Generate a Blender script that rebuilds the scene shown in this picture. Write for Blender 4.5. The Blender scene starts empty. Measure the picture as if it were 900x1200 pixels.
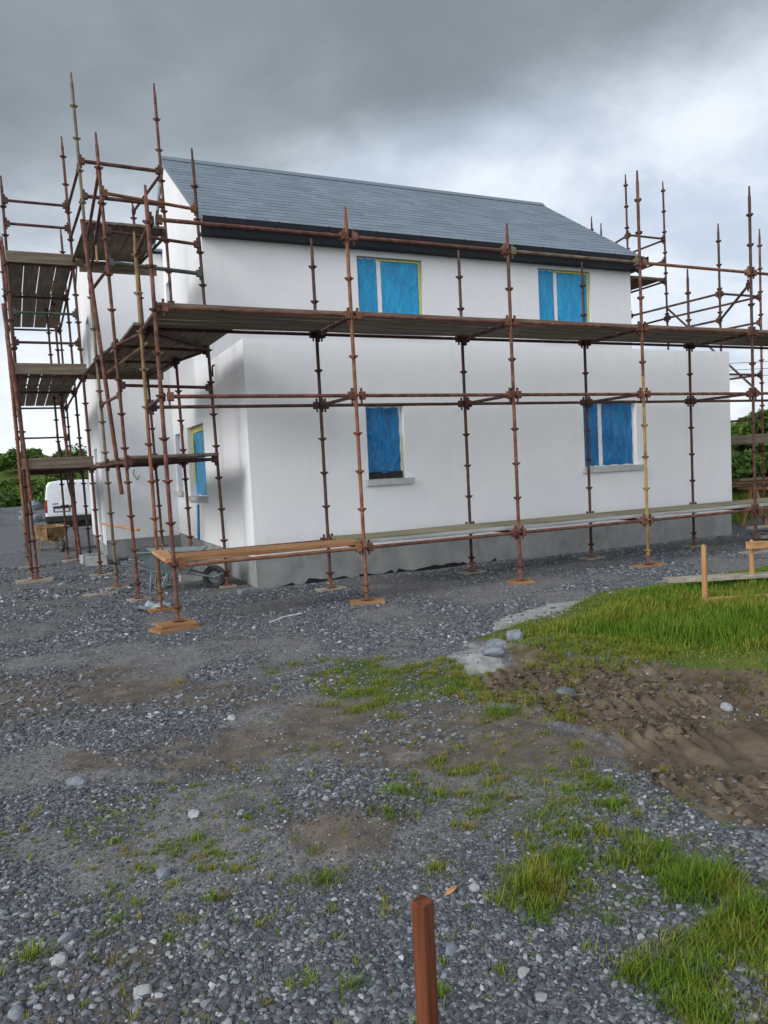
import bpy, math, random
import numpy as np
from mathutils import Vector, Matrix
random.seed(7); RNG = np.random.default_rng(11)
scene = bpy.context.scene
C = scene.collection
R = math.radians

# ------------------------------------------------------------------ camera
cam_data = bpy.data.cameras.new('camera'); cam = bpy.data.objects.new('camera', cam_data); C.objects.link(cam)
scene.camera = cam
yaw, pitch, roll = R(24.657), R(-3.436), R(-2.789)
fw = Vector((math.sin(yaw)*math.cos(pitch), math.cos(yaw)*math.cos(pitch), math.sin(pitch)))
r0 = Vector((math.cos(yaw), -math.sin(yaw), 0)); u0 = r0.cross(fw)
rt = r0*math.cos(roll) + u0*math.sin(roll); up = -r0*math.sin(roll) + u0*math.cos(roll)
CAMP = Vector((-1.4194, -9.0772, 1.7832))
cam.matrix_world = Matrix(((rt.x, up.x, -fw.x, CAMP.x), (rt.y, up.y, -fw.y, CAMP.y), (rt.z, up.z, -fw.z, CAMP.z), (0, 0, 0, 1)))
cam_data.sensor_fit = 'AUTO'; cam_data.sensor_width = 36; cam_data.lens = 883.57/1200*36
cam_data.clip_start = 0.05; cam_data.clip_end = 3000

# ------------------------------------------------------------------ view, sun, sky
scene.view_settings.view_transform = 'Standard'
try: scene.view_settings.look = 'None'
except Exception: pass
scene.view_settings.exposure = 0.42
scene.view_settings.gamma = 1.0
SUN_EL, SUN_AZ = R(31), R(-103)            # azimuth from +Y towards +X: the light comes from behind the camera's left
sd = Vector((math.sin(SUN_AZ)*math.cos(SUN_EL), math.cos(SUN_AZ)*math.cos(SUN_EL), math.sin(SUN_EL)))
sun_d = bpy.data.lights.new('sun', 'SUN'); sun = bpy.data.objects.new('sun', sun_d); C.objects.link(sun)
sun_d.energy = 1.6; sun_d.angle = R(24); sun_d.color = (1.0, .992, .98)
sun.rotation_euler = (-sd).to_track_quat('-Z', 'Y').to_euler(); sun.location = (-20, -20, 30)

world = bpy.data.worlds.new('World'); scene.world = world; world.use_nodes = True
W = world.node_tree; W.nodes.clear()
def wn(t, **k):
    n = W.nodes.new(t)
    for a, b in k.items(): setattr(n, a, b)
    return n
def wmath(op, a, b=None, clamp=False):
    n = wn('ShaderNodeMath', operation=op); n.use_clamp = clamp
    for i, v in enumerate((a, b)):
        if v is None: continue
        if isinstance(v, (int, float)): n.inputs[i].default_value = v
        else: W.links.new(v, n.inputs[i])
    return n.outputs[0]
def wmix(f, a, b):
    n = wn('ShaderNodeMix', data_type='RGBA')
    for s, v in ((n.inputs[0], f), (n.inputs[6], a), (n.inputs[7], b)):
        if isinstance(v, (int, float)): s.default_value = v
        elif isinstance(v, tuple): s.default_value = (*v, 1)
        else: W.links.new(v, s)
    return n.outputs[2]
def wstep(v, a, b):
    n = wn('ShaderNodeMapRange', interpolation_type='SMOOTHSTEP'); n.inputs[1].default_value = a; n.inputs[2].default_value = b
    W.links.new(v, n.inputs[0]); return n.outputs[0]
sky = wn('ShaderNodeTexSky', sky_type='NISHITA'); sky.sun_disc = False; sky.sun_elevation = SUN_EL; sky.sun_rotation = SUN_AZ
sky.air_density = 1.2; sky.dust_density = 1.0
tc = wn('ShaderNodeTexCoord'); sp = wn('ShaderNodeSeparateXYZ'); W.links.new(tc.outputs['Generated'], sp.inputs[0])
dx, dy, dz = sp.outputs
den = wmath('ADD', wmath('MAXIMUM', dz, 0.0), 0.30)
cb = wn('ShaderNodeCombineXYZ'); W.links.new(wmath('DIVIDE', dx, den), cb.inputs[0]); W.links.new(wmath('DIVIDE', dy, den), cb.inputs[1])
def wnoise(scale, det=6, rough=.55, dist=0.0, off=0.0):
    n = wn('ShaderNodeTexNoise'); n.inputs['Scale'].default_value = scale; n.inputs['Detail'].default_value = det
    n.inputs['Roughness'].default_value = rough; n.inputs['Distortion'].default_value = dist
    m = wn('ShaderNodeMapping'); m.inputs['Location'].default_value = (off, off*.7, off*.3)
    W.links.new(cb.outputs[0], m.inputs[0]); W.links.new(m.outputs[0], n.inputs['Vector']); return n.outputs['Fac']
nA = wnoise(1.5, 8, .55, .2, 3.1); nB = wnoise(2.2, 9, .56, .25, 5.2)
# heavy cloud bank: high up and to the left of the view; it thins to the right and towards the horizon
lead = wmath('ADD', wmath('MULTIPLY', dx, -.20), wmath('ADD', dz, wmath('MULTIPLY', wmath('SUBTRACT', nA, .5), .30)))
dark = wstep(lead, .22, .36)
light_c = wmix(wstep(nB, .36, .66), (.46, .52, .62), (.71, .755, .82))
dark_c = wmix(wstep(nB, .3, .7), (.185, .215, .235), (.28, .315, .345))
cloud = wmix(dark, light_c, dark_c)
# brighter towards the horizon on the left
hor = wmath('MULTIPLY', wmath('SUBTRACT', 1.0, wstep(dz, -.02, .20)), wmath('SUBTRACT', 1.0, wstep(dx, .10, .55)))
cloud = wmix(wmath('MULTIPLY', hor, .9), cloud, (.86, .91, .99))
# the sky behind and to the left of the camera is the bright part of this overcast
back = wstep(wmath('ADD', wmath('MULTIPLY', dx, -.55), wmath('MULTIPLY', dy, -.85)), -.10, .75)
cloud = wmix(back, cloud, (1.10, 1.14, 1.21))
bgN = wn('ShaderNodeBackground'); W.links.new(sky.outputs[0], bgN.inputs[0]); bgN.inputs[1].default_value = .10
bgC = wn('ShaderNodeBackground'); W.links.new(cloud, bgC.inputs[0]); bgC.inputs[1].default_value = 1.0
mxs = wn('ShaderNodeMixShader'); mxs.inputs[0].default_value = .9
wo = wn('ShaderNodeOutputWorld')
W.links.new(bgN.outputs[0], mxs.inputs[1]); W.links.new(bgC.outputs[0], mxs.inputs[2]); W.links.new(mxs.outputs[0], wo.inputs[0])

# ------------------------------------------------------------------ material helpers
class NM:
    def __init__(s, name):
        s.m = bpy.data.materials.new(name); s.m.use_nodes = True; s.t = s.m.node_tree; s.t.nodes.clear()
        s.out = s.t.nodes.new('ShaderNodeOutputMaterial'); s.b = s.t.nodes.new('ShaderNodeBsdfPrincipled')
        s.t.links.new(s.b.outputs[0], s.out.inputs[0]); s.co = s.t.nodes.new('ShaderNodeTexCoord')
    def n(s, t, **k):
        x = s.t.nodes.new(t)
        for a, b in k.items(): setattr(x, a, b)
        return x
    def put(s, sock, v):
        if isinstance(v, (int, float)): sock.default_value = v
        elif isinstance(v, tuple): sock.default_value = (*v, 1) if len(v) == 3 and sock.type == 'RGBA' else v
        else: s.t.links.new(v, sock)
    def vec(s, scale=(1, 1, 1), src='Object', rot=(0, 0, 0)):
        m = s.n('ShaderNodeMapping'); m.inputs['Scale'].default_value = scale; m.inputs['Rotation'].default_value = rot
        s.t.links.new(s.co.outputs[src], m.inputs[0]); return m.outputs[0]
    def noise(s, scale, det=5, rough=.55, v=None, out='Fac', dist=0):
        x = s.n('ShaderNodeTexNoise'); x.inputs['Scale'].default_value = scale; x.inputs['Detail'].default_value = det
        x.inputs['Roughness'].default_value = rough; x.inputs['Distortion'].default_value = dist
        s.t.links.new(v if v is not None else s.co.outputs['Object'], x.inputs['Vector']); return x.outputs[out]
    def voro(s, scale, feature='F1', v=None, rand=1):
        x = s.n('ShaderNodeTexVoronoi', feature=feature); x.inputs['Scale'].default_value = scale; x.inputs['Randomness'].default_value = rand
        s.t.links.new(v if v is not None else s.co.outputs['Object'], x.inputs['Vector']); return x
    def ramp(s, f, stops):
        x = s.n('ShaderNodeValToRGB'); e = x.color_ramp.elements
        while len(e) < len(stops): e.new(.5)
        for i, (p, c) in enumerate(stops): e[i].position = p; e[i].color = (*c, 1) if isinstance(c, tuple) else (c, c, c, 1)
        s.t.links.new(f, x.inputs[0]); return x.outputs[0]
    def mix(s, f, a, b, mode='MIX'):
        x = s.n('ShaderNodeMix', data_type='RGBA', blend_type=mode); s.put(x.inputs[0], f); s.put(x.inputs[6], a); s.put(x.inputs[7], b); return x.outputs[2]
    def math(s, op, a, b=0.0, c=None):
        x = s.n('ShaderNodeMath', operation=op); s.put(x.inputs[0], a); s.put(x.inputs[1], b)
        if c is not None: s.put(x.inputs[2], c)
        return x.outputs[0]
    def step(s, v, a, b):
        x = s.n('ShaderNodeMapRange', interpolation_type='SMOOTHSTEP'); x.inputs[1].default_value = a; x.inputs[2].default_value = b
        s.t.links.new(v, x.inputs[0]); return x.outputs[0]
    def attr(s, name, out='Fac'):
        x = s.n('ShaderNodeAttribute'); x.attribute_name = name; return x.outputs[out]
    def bump(s, h, strength=.5, dist=.01, nrm=None):
        x = s.n('ShaderNodeBump'); x.inputs['Strength'].default_value = strength; x.inputs['Distance'].default_value = dist
        s.t.links.new(h, x.inputs['Height'])
        if nrm is not None: s.t.links.new(nrm, x.inputs['Normal'])
        return x.outputs[0]
    def set(s, color=None, rough=None, metal=None, normal=None, spec=None, **k):
        for nm, v in (('Base Color', color), ('Roughness', rough), ('Metallic', metal), ('Normal', normal), ('Specular IOR Level', spec)):
            if v is not None: s.put(s.b.inputs[nm], v)
        for nm, v in k.items(): s.put(s.b.inputs[nm.replace('_', ' ')], v)
        return s.m

def mottled(name, c1, c2, scale, rough=.7, metal=0, bump=.2, stops=(.35, .65), dist=.004, spec=.3, c3=None, vec=(1, 1, 1)):
    a = NM(name); v = a.vec(vec); f = a.noise(scale, 6, .6, v)
    st = [(stops[0], c1), (stops[1], c2)] if c3 is None else [(stops[0], c1), ((stops[0]+stops[1])/2, c2), (stops[1], c3)]
    col = a.ramp(f, st); g = a.noise(scale*6, 4, .6, v)
    return a.set(col, rough, metal, a.bump(g, bump, dist), spec)

MAT = {}
MAT['rust'] = mottled('rusty_red_steel', (.055, .026, .02), (.125, .052, .036), 9, .72, 0, .35, (.3, .7), c3=(.23, .105, .07))
MAT['rust_dark'] = mottled('dark_rusty_steel', (.035, .02, .017), (.075, .036, .028), 8, .7, 0, .35, (.3, .7), c3=(.14, .07, .05))
MAT['rust_orange'] = mottled('orange_rusty_steel', (.11, .045, .025), (.20, .085, .045), 7, .75, 0, .35, (.3, .7), c3=(.27, .14, .08))
MAT['steel_yellow'] = mottled('worn_yellow_paint', (.13, .07, .04), (.30, .20, .06), 5, .65, 0, .3, (.32, .7), c3=(.38, .27, .09))
MAT['steel_green'] = mottled('grey_green_steel', (.045, .055, .048), (.10, .12, .10), 6, .6, .2, .25)
MAT['steel_olive'] = mottled('olive_steel', (.10, .07, .05), (.20, .165, .11), 6, .65, 0, .3)
MAT['steel_buff'] = mottled('buff_worn_steel', (.15, .085, .05), (.30, .20, .09), 6, .7, 0, .3)
def wood(name, c1, c2, along=0, rough=.8):
    a = NM(name); s = [22, 22, 22]; s[along] = 1.4
    v = a.vec(tuple(s)); f = a.noise(1.0, 6, .65, v); g = a.noise(2.3, 3, .5)
    tint = a.attr('tint')
    col = a.mix(a.step(f, .3, .7), c1, c2)
    col = a.mix(a.math('MULTIPLY', g, .5), col, tuple(x*.45 for x in c1))
    return a.set(col, rough, 0, a.bump(f, .35, .004), .2)
for i, ax in enumerate('xy'):
    MAT['board_'+ax] = wood('weathered_board_'+ax, (.13, .10, .075), (.29, .235, .175), i)
    MAT['moss_'+ax] = wood('mossy_board_'+ax, (.16, .145, .085), (.34, .32, .22), i)
    MAT['greyb_'+ax] = wood('bleached_board_'+ax, (.27, .28, .28), (.44, .45, .45), i)
    MAT['timber_'+ax] = wood('orange_timber_'+ax, (.25, .115, .05), (.43, .25, .12), i)
    MAT['newtimber_'+ax] = wood('planed_timber_'+ax, (.40, .20, .09), (.62, .36, .18), i)
    MAT['paleboard_'+ax] = wood('pale_dirty_board_'+ax, (.24, .21, .17), (.45, .40, .33), i)
MAT['stake'] = wood('stake_timber', (.38, .20, .09), (.60, .36, .17), 2)
MAT['peg'] = wood('treated_red_peg', (.07, .018, .008), (.24, .08, .036), 2, .85)

a = NM('white_render'); f = a.noise(.7, 5, .6); g = a.noise(160, 3, .6); h = a.noise(1.0, 4, .6, a.vec((5, 5, .5)))
f2 = a.noise(2.6, 6, .65)
col = a.mix(a.step(f, .3, .75), (.755, .757, .765), (.81, .81, .81)); col = a.mix(a.math('MULTIPLY', a.step(f2, .5, .72), .30), col, (.655, .665, .68))
sz = a.n('ShaderNodeSeparateXYZ'); a.t.links.new(a.co.outputs['Object'], sz.inputs[0]); spl = a.noise(26, 5, .7)
low = a.math('SUBTRACT', 1.0, a.step(a.math('ADD', sz.outputs[2], a.math('MULTIPLY', a.noise(2.0, 3, .5), -.35)), .30, .75))
col = a.mix(a.math('MULTIPLY', a.math('MULTIPLY', low, a.step(spl, .48, .68)), .55), col, (.38, .36, .33))
rst = a.noise(1.0, 4, .6, a.vec((9, 9, .35))); col = a.mix(a.math('MULTIPLY', a.step(rst, .64, .78), .22), col, (.55, .51, .46)); col = a.mix(a.math('MULTIPLY', a.step(h, .52, .8), .30), col, (.64, .63, .61))
a.set(col, .85, 0, a.bump(g, .25, .002, a.bump(f2, .25, .02)), .2); MAT['render'] = a.m
a = NM('grey_plinth'); f = a.noise(2.2, 6, .62); h = a.noise(1, 4, .6, a.vec((7, 7, 1.2))); g = a.noise(60, 4, .6)
col = a.ramp(f, [(.3, (.20, .205, .20)), (.55, (.285, .29, .285)), (.75, (.345, .345, .33))]); col = a.mix(a.math('MULTIPLY', a.step(h, .5, .75), .35), col, (.17, .175, .17))
a.set(col, .9, 0, a.bump(g, .35, .004), .2); MAT['plinth'] = a.m
MAT['concrete'] = mottled('grey_concrete', (.27, .28, .28), (.42, .43, .42), 6, .9, 0, .35)
MAT['sill'] = mottled('pale_concrete_sill', (.36, .38, .37), (.50, .51, .49), 5, .85, 0, .2)
MAT['fascia'] = mottled('black_pvc', (.006, .008, .013), (.010, .013, .02), 3, .5, 0, .02, spec=.2)
MAT['frame'] = mottled('white_pvc', (.70, .71, .72), (.78, .79, .80), 5, .4, 0, .05)
MAT['tape'] = mottled('yellow_foam_tape', (.50, .46, .08), (.62, .60, .22), 9, .7, 0, .2)
MAT['beige'] = mottled('lintel_beige', (.40, .37, .30), (.50, .47, .40), 8, .85, 0, .2)
def film(name, c1, c2, seed):
    a = NM(name); v = a.vec((3.2, 3.2, .9)); w = a.noise(2.0+seed*.1, 6, .62, v, dist=1.2); q = a.noise(7, 4, .6, a.vec((1.5, 1.5, .7)), dist=.8)
    col = a.mix(a.step(w, .35, .68), c1, c2)
    sc = a.noise(26, 2, .5, a.vec((1, 1, .35)))
    col = a.mix(a.math('MULTIPLY', a.step(sc, .70, .78), .22), col, (.45, .62, .72))
    return a.set(col, a.ramp(q, [(.3, .14), (.7, .34)]), 0, a.bump(a.math('ADD', w, a.math('MULTIPLY', q, .5)), .95, .035), .38)
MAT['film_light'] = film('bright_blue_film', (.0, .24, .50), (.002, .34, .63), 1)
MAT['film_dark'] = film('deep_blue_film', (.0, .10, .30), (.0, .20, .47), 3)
MAT['membrane'] = mottled('black_membrane', (.008, .008, .009), (.02, .02, .022), 8, .6, 0, .4)
a = NM('blue_grey_slates'); tv = a.attr('tint'); f = a.noise(2.2, 5, .6); g = a.noise(50, 4, .6)
col = a.mix(tv, (.14, .175, .215), (.19, .23, .28)); col = a.mix(a.math('MULTIPLY', a.step(f, .4, .7), .4), col, (.16, .19, .22))
a.set(col, a.ramp(f, [(.3, .42), (.7, .6)]), 0, a.bump(g, .2, .003), .4); MAT['slate'] = a.m
MAT['van_white'] = mottled('white_car_paint', (.70, .72, .75), (.76, .78, .80), 3, .3, 0, 0, spec=.5)
MAT['van_glass'] = mottled('dark_glass', (.02, .025, .03), (.03, .035, .04), 3, .08, 0, 0, spec=.6)
MAT['black_plastic'] = mottled('black_plastic', (.012, .012, .013), (.03, .03, .03), 10, .6, 0, .1)
MAT['rubber'] = mottled('dusty_tyre_rubber', (.025, .025, .024), (.09, .088, .082), 9, .85, 0, .2)
MAT['red_lens'] = mottled('red_lens', (.35, .01, .01), (.45, .02, .02), 5, .2, 0, 0, spec=.5)
MAT['plate'] = mottled('number_plate', (.50, .52, .54), (.58, .60, .61), 5, .5, 0, 0)
MAT['zinc'] = mottled('dull_galvanised_steel', (.13, .165, .165), (.22, .26, .255), 7, .55, .3, .1)
MAT['rusty_tray'] = mottled('rusty_tray_steel', (.09, .05, .025), (.26, .16, .07), 6, .75, .1, .3, c3=(.36, .25, .12))
a = NM('stone'); tv = a.attr('tint'); f = a.noise(35, 4, .6)
col = a.ramp(tv, [(0, (.032, .035, .040)), (.34, (.085, .093, .106)), (.64, (.17, .182, .203)), (.88, (.345, .36, .38)), (1, (.55, .55, .55))])
col = a.mix(a.math('MULTIPLY', f, .5), col, (.085, .09, .10)); a.set(col, .8, 0, a.bump(f, .4, .003), .3); MAT['stone'] = a.m
MAT['rock_grey'] = mottled('blue_grey_rock', (.12, .14, .165), (.24, .26, .285), 14, .85, 0, .5)
MAT['rock_pale'] = mottled('pale_rock', (.24, .25, .26), (.40, .41, .41), 14, .85, 0, .5)
MAT['rock_dark'] = mottled('dark_rock', (.07, .08, .095), (.15, .165, .18), 14, .85, 0, .5)
a = NM('grass_blades'); tv = a.attr('tint'); hv = a.attr('hue')
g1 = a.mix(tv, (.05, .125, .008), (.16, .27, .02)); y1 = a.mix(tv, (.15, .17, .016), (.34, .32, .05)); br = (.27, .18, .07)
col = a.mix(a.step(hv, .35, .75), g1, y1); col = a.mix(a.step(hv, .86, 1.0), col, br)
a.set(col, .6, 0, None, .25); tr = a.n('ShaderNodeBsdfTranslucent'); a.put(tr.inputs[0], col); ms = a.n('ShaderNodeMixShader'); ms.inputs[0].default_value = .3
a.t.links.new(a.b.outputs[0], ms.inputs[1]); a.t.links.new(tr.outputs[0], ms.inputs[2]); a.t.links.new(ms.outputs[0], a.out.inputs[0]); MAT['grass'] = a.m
a = NM('bush_leaves'); tv = a.attr('tint'); hv = a.attr('hue')
col = a.mix(tv, (.022, .065, .010), (.10, .17, .025)); col = a.mix(a.step(hv, .7, 1), col, (.15, .15, .045)); a.set(col, .6, 0, None, .25); MAT['leaf'] = a.m
MAT['bark'] = mottled('bark', (.05, .04, .03), (.11, .09, .07), 12, .9, 0, .5)

# ------------------------------------------------------------------ mesh builder
class MB:
    def __init__(s): s.v = []; s.f = []; s.t = []
    def add(s, vs, fs, tint=.5):
        o = len(s.v); s.v += [tuple(p) for p in vs]; s.f += [tuple(i+o for i in f) for f in fs]; s.t += [tint]*len(vs)
        return s
    def box(s, x0, x1, y0, y1, z0, z1, tint=.5):
        return s.add([(x0, y0, z0), (x1, y0, z0), (x1, y1, z0), (x0, y1, z0), (x0, y0, z1), (x1, y0, z1), (x1, y1, z1), (x0, y1, z1)],
                     [(3, 2, 1, 0), (4, 5, 6, 7), (0, 1, 5, 4), (1, 2, 6, 5), (2, 3, 7, 6), (3, 0, 4, 7)], tint)
    def beam(s, p, q, w, h, upv=(0, 0, 1), tint=.5, bev=0.0):
        p, q, u = Vector(p), Vector(q), Vector(upv); d = (q-p).normalized(); a = d.cross(u).normalized(); b = a.cross(d).normalized()
        if bev > 0:
            pr = [(-w/2+bev, -h/2), (w/2-bev, -h/2), (w/2, -h/2+bev), (w/2, h/2-bev), (w/2-bev, h/2), (-w/2+bev, h/2), (-w/2, h/2-bev), (-w/2, -h/2+bev)]
        else: pr = [(-w/2, -h/2), (w/2, -h/2), (w/2, h/2), (-w/2, h/2)]
        n = len(pr); vs = [e + a*i + b*j for e in (p, q) for i, j in pr]
        fs = [(i, (i+1) % n, n+(i+1) % n, n+i) for i in range(n)] + [tuple(range(n))[::-1], tuple(range(n, 2*n))]
        return s.add(vs, fs, tint)
    def tube(s, p, q, r, n=10, r2=None, tint=.5):
        p, q = Vector(p), Vector(q); d = (q-p).normalized(); u = Vector((0, 0, 1)) if abs(d.z) < .9 else Vector((1, 0, 0))
        a = d.cross(u).normalized(); b = a.cross(d); r2 = r if r2 is None else r2
        vs = [e + (a*math.cos(2*math.pi*i/n) + b*math.sin(2*math.pi*i/n))*rr for e, rr in ((p, r), (q, r2)) for i in range(n)]
        fs = [(i, n+i, n+(i+1) % n, (i+1) % n) for i in range(n)] + [tuple(range(n)), tuple(range(n, 2*n))[::-1]]
        return s.add(vs, fs, tint)
    def path(s, pts, r, n=8):
        for p, q in zip(pts, pts[1:]): s.tube(p, q, r, n)
        return s
    def prism(s, poly, axis, lo, hi, tint=.5):
        n = len(poly)
        def mk(a, b, c): return {'x': (c, a, b), 'y': (a, c, b), 'z': (a, b, c)}[axis]
        vs = [mk(a, b, lo) for a, b in poly] + [mk(a, b, hi) for a, b in poly]
        return s.add(vs, [tuple(range(n))[::-1], tuple(range(n, 2*n))] + [(i, (i+1) % n, n+(i+1) % n, n+i) for i in range(n)], tint)
    def obj(s, name, mat, parent=None, smooth=False, fix=True):
        me = bpy.data.meshes.new(name); me.from_pydata(s.v, [], s.f); me.update()
        if fix:
            import bmesh
            bm = bmesh.new(); bm.from_mesh(me); bmesh.ops.recalc_face_normals(bm, faces=bm.faces); bm.to_mesh(me); bm.free()
        at = me.attributes.new('tint', 'FLOAT', 'POINT'); at.data.foreach_set('value', s.t)
        me.materials.append(MAT[mat] if isinstance(mat, str) else mat)
        if smooth: me.polygons.foreach_set('use_smooth', [True]*len(me.polygons))
        o = bpy.data.objects.new(name, me); C.objects.link(o)
        if parent is not None: o.parent = parent; o.matrix_parent_inverse = PINV(parent)
        return o
def PINV(parent):
    m = Matrix.Identity(4); p = parent
    chain = []
    while p is not None: chain.append(p); p = p.parent
    for c in reversed(chain): m = m @ (c.matrix_parent_inverse @ c.matrix_basis)
    return m.inverted()
def tag(o, label=None, cat=None, group=None, kind=None):
    if label: o['label'] = label
    if cat: o['category'] = cat
    if group: o['group'] = group
    if kind: o['kind'] = kind
    return o
def thing(name, label, cat, loc=(0, 0, 0), group=None):
    o = bpy.data.objects.new(name, None); o.location = loc; o.empty_display_size = .2; C.objects.link(o)
    return tag(o, label, cat, group)
def np_mesh(name, verts, faces, mat, attrs=None, smooth=False):
    me = bpy.data.meshes.new(name); nv, (nf, k) = len(verts), faces.shape
    me.vertices.add(nv); me.vertices.foreach_set('co', verts.astype(np.float32).ravel())
    me.loops.add(nf*k); me.loops.foreach_set('vertex_index', faces.astype(np.int32).ravel())
    me.polygons.add(nf); me.polygons.foreach_set('loop_start', np.arange(0, nf*k, k, dtype=np.int32))
    try: me.polygons.foreach_set('loop_total', np.full(nf, k, dtype=np.int32))
    except Exception: pass
    me.update(calc_edges=True); me.validate()
    for n, v in (attrs or {}).items():
        a_ = me.attributes.new(n, 'FLOAT', 'POINT'); a_.data.foreach_set('value', np.asarray(v, dtype=np.float32))
    me.polygons.foreach_set('use_smooth', np.full(nf, smooth)); me.materials.append(MAT[mat])
    o = bpy.data.objects.new(name, me); C.objects.link(o); return o

# ------------------------------------------------------------------ terrain
def hash2(i, j, s): 
    v = np.sin(i*127.1 + j*311.7 + s*74.7)*43758.5453; return v - np.floor(v)
def vnoise(x, y, s=0):
    i, j = np.floor(x), np.floor(y); fx, fy = x-i, y-j; fx = fx*fx*(3-2*fx); fy = fy*fy*(3-2*fy)
    a, b, c, d = hash2(i, j, s), hash2(i+1, j, s), hash2(i, j+1, s), hash2(i+1, j+1, s)
    return (a*(1-fx)+b*fx)*(1-fy) + (c*(1-fx)+d*fx)*fy
def fbm(x, y, o=4, s=0):
    t = 0; a = .5
    for k in range(o): t = t + a*vnoise(x*2**k, y*2**k, s+k*7.3); a *= .5
    return t
def sdf(x, y, poly):
    d = np.full(x.shape, 1e9); ins = np.zeros(x.shape, bool); n = len(poly)
    for i in range(n):
        (ax, ay), (bx, by) = poly[i], poly[(i+1) % n]; ex, ey = bx-ax, by-ay
        t = np.clip(((x-ax)*ex + (y-ay)*ey)/(ex*ex+ey*ey), 0, 1); d = np.minimum(d, np.hypot(x-ax-ex*t, y-ay-ey*t))
        c = ((ay > y) != (by > y)) & (x < (bx-ax)*(y-ay)/(by-ay if by != ay else 1e-9) + ax); ins ^= c
    return np.where(ins, -d, d)
def sstep(v, a, b):
    t = np.clip((v-a)/(b-a), 0, 1); return t*t*(3-2*t)
def zone(x, y, poly, soft=.25, rag=.35, f=2.0, s=0):
    return 1 - sstep(sdf(x, y, poly) + (fbm(x*f, y*f, 4, s)-.47)*2*rag, -soft/2, soft/2)
P_GRASS = [(2.5, -2.62), (3.23, -2.3), (3.73, -2.2), (4.67, -1.73), (5.43, -1.33), (6.1, -1.5), (7.43, -1.3), (9.5, -1.3), (14, -2.0), (14, -6), (6, -6), (3.9, -5.0), (3.29, -4.45), (3.05, -3.78), (2.52, -3.42)]
P_MUD = [(1.65, -3.72), (2.45, -3.45), (3.05, -3.8), (3.35, -4.5), (3.9, -5.05), (6, -6.0), (9, -9), (3.5, -9.2), (2.1, -7.3), (1.5, -6.5), (1.55, -5.9), (1.8, -5.17), (1.7, -4.52)]
P_SLAB = [(2.74, -2.43), (3.18, -1.91), (4.21, -1.49), (4.63, -1.78), (3.78, -2.14), (3.07, -2.49)]
P_MOSS = [(.41, -2.52), (1.24, -2.75), (1.85, -3.69), (1.64, -4.5), (1.01, -4.08), (.29, -3.61)]
P_BR1 = [(-2.6, -.5), (-.96, -1.38), (.1, -2.5), (.5, -3.6), (-.1, -3.75), (-1.2, -3.1), (-2.6, -2.5)]
P_BR2 = [(-1.2, -3.9), (.2, -3.6), (1.0, -4.1), (1.75, -4.6), (1.6, -5.6), (1.0, -5.5), (.2, -5.0), (-.6, -4.6)]
P_BR3 = [(-1.5, -6.0), (-1.1, -6.1), (-.95, -6.5), (-1.3, -6.9), (-1.8, -6.6)]
P_MOUND = [(-.36, -5.3), (.03, -5.16), (.25, -5.6), (.0, -6.0), (-.41, -5.86)]
P_FGA = [(.13, -6.6), (.35, -6.45), (.65, -6.38), (1.0, -6.45), (1.35, -6.5), (1.35, -7.0), (.9, -7.08), (.5, -6.98), (.2, -6.83)]
P_FGB = [(.36, -7.08), (.97, -7.04), (1.25, -7.3), (.62, -7.8), (.28, -7.45)]
P_DUST = [(.42, -4.75), (.68, -4.92), (.33, -5.5), (.2, -5.29)]
P_DUST2 = [(1.89, -3.03), (2.64, -2.6), (2.15, -3.7), (1.65, -3.75)]
P_MOSS2 = [(1.3, -3.02), (1.9, -3.25), (2.02, -4.3), (1.95, -4.95), (1.75, -4.95), (1.55, -4.5), (1.15, -4.05)]
P_MOSS3 = [(.62, -5.0), (1.2, -5.2), (1.42, -6.0), (1.5, -6.6), (.95, -6.55), (.45, -6.35), (.28, -5.75)]
P_MOSS4 = [(-1.3, -4.9), (-.4, -5.2), (-.4, -6.5), (-1.4, -6.4)]
P_DEBRIS = [(.1, 5.4), (1.4, 5.2), (1.5, 8.6), (.2, 8.2)]
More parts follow.
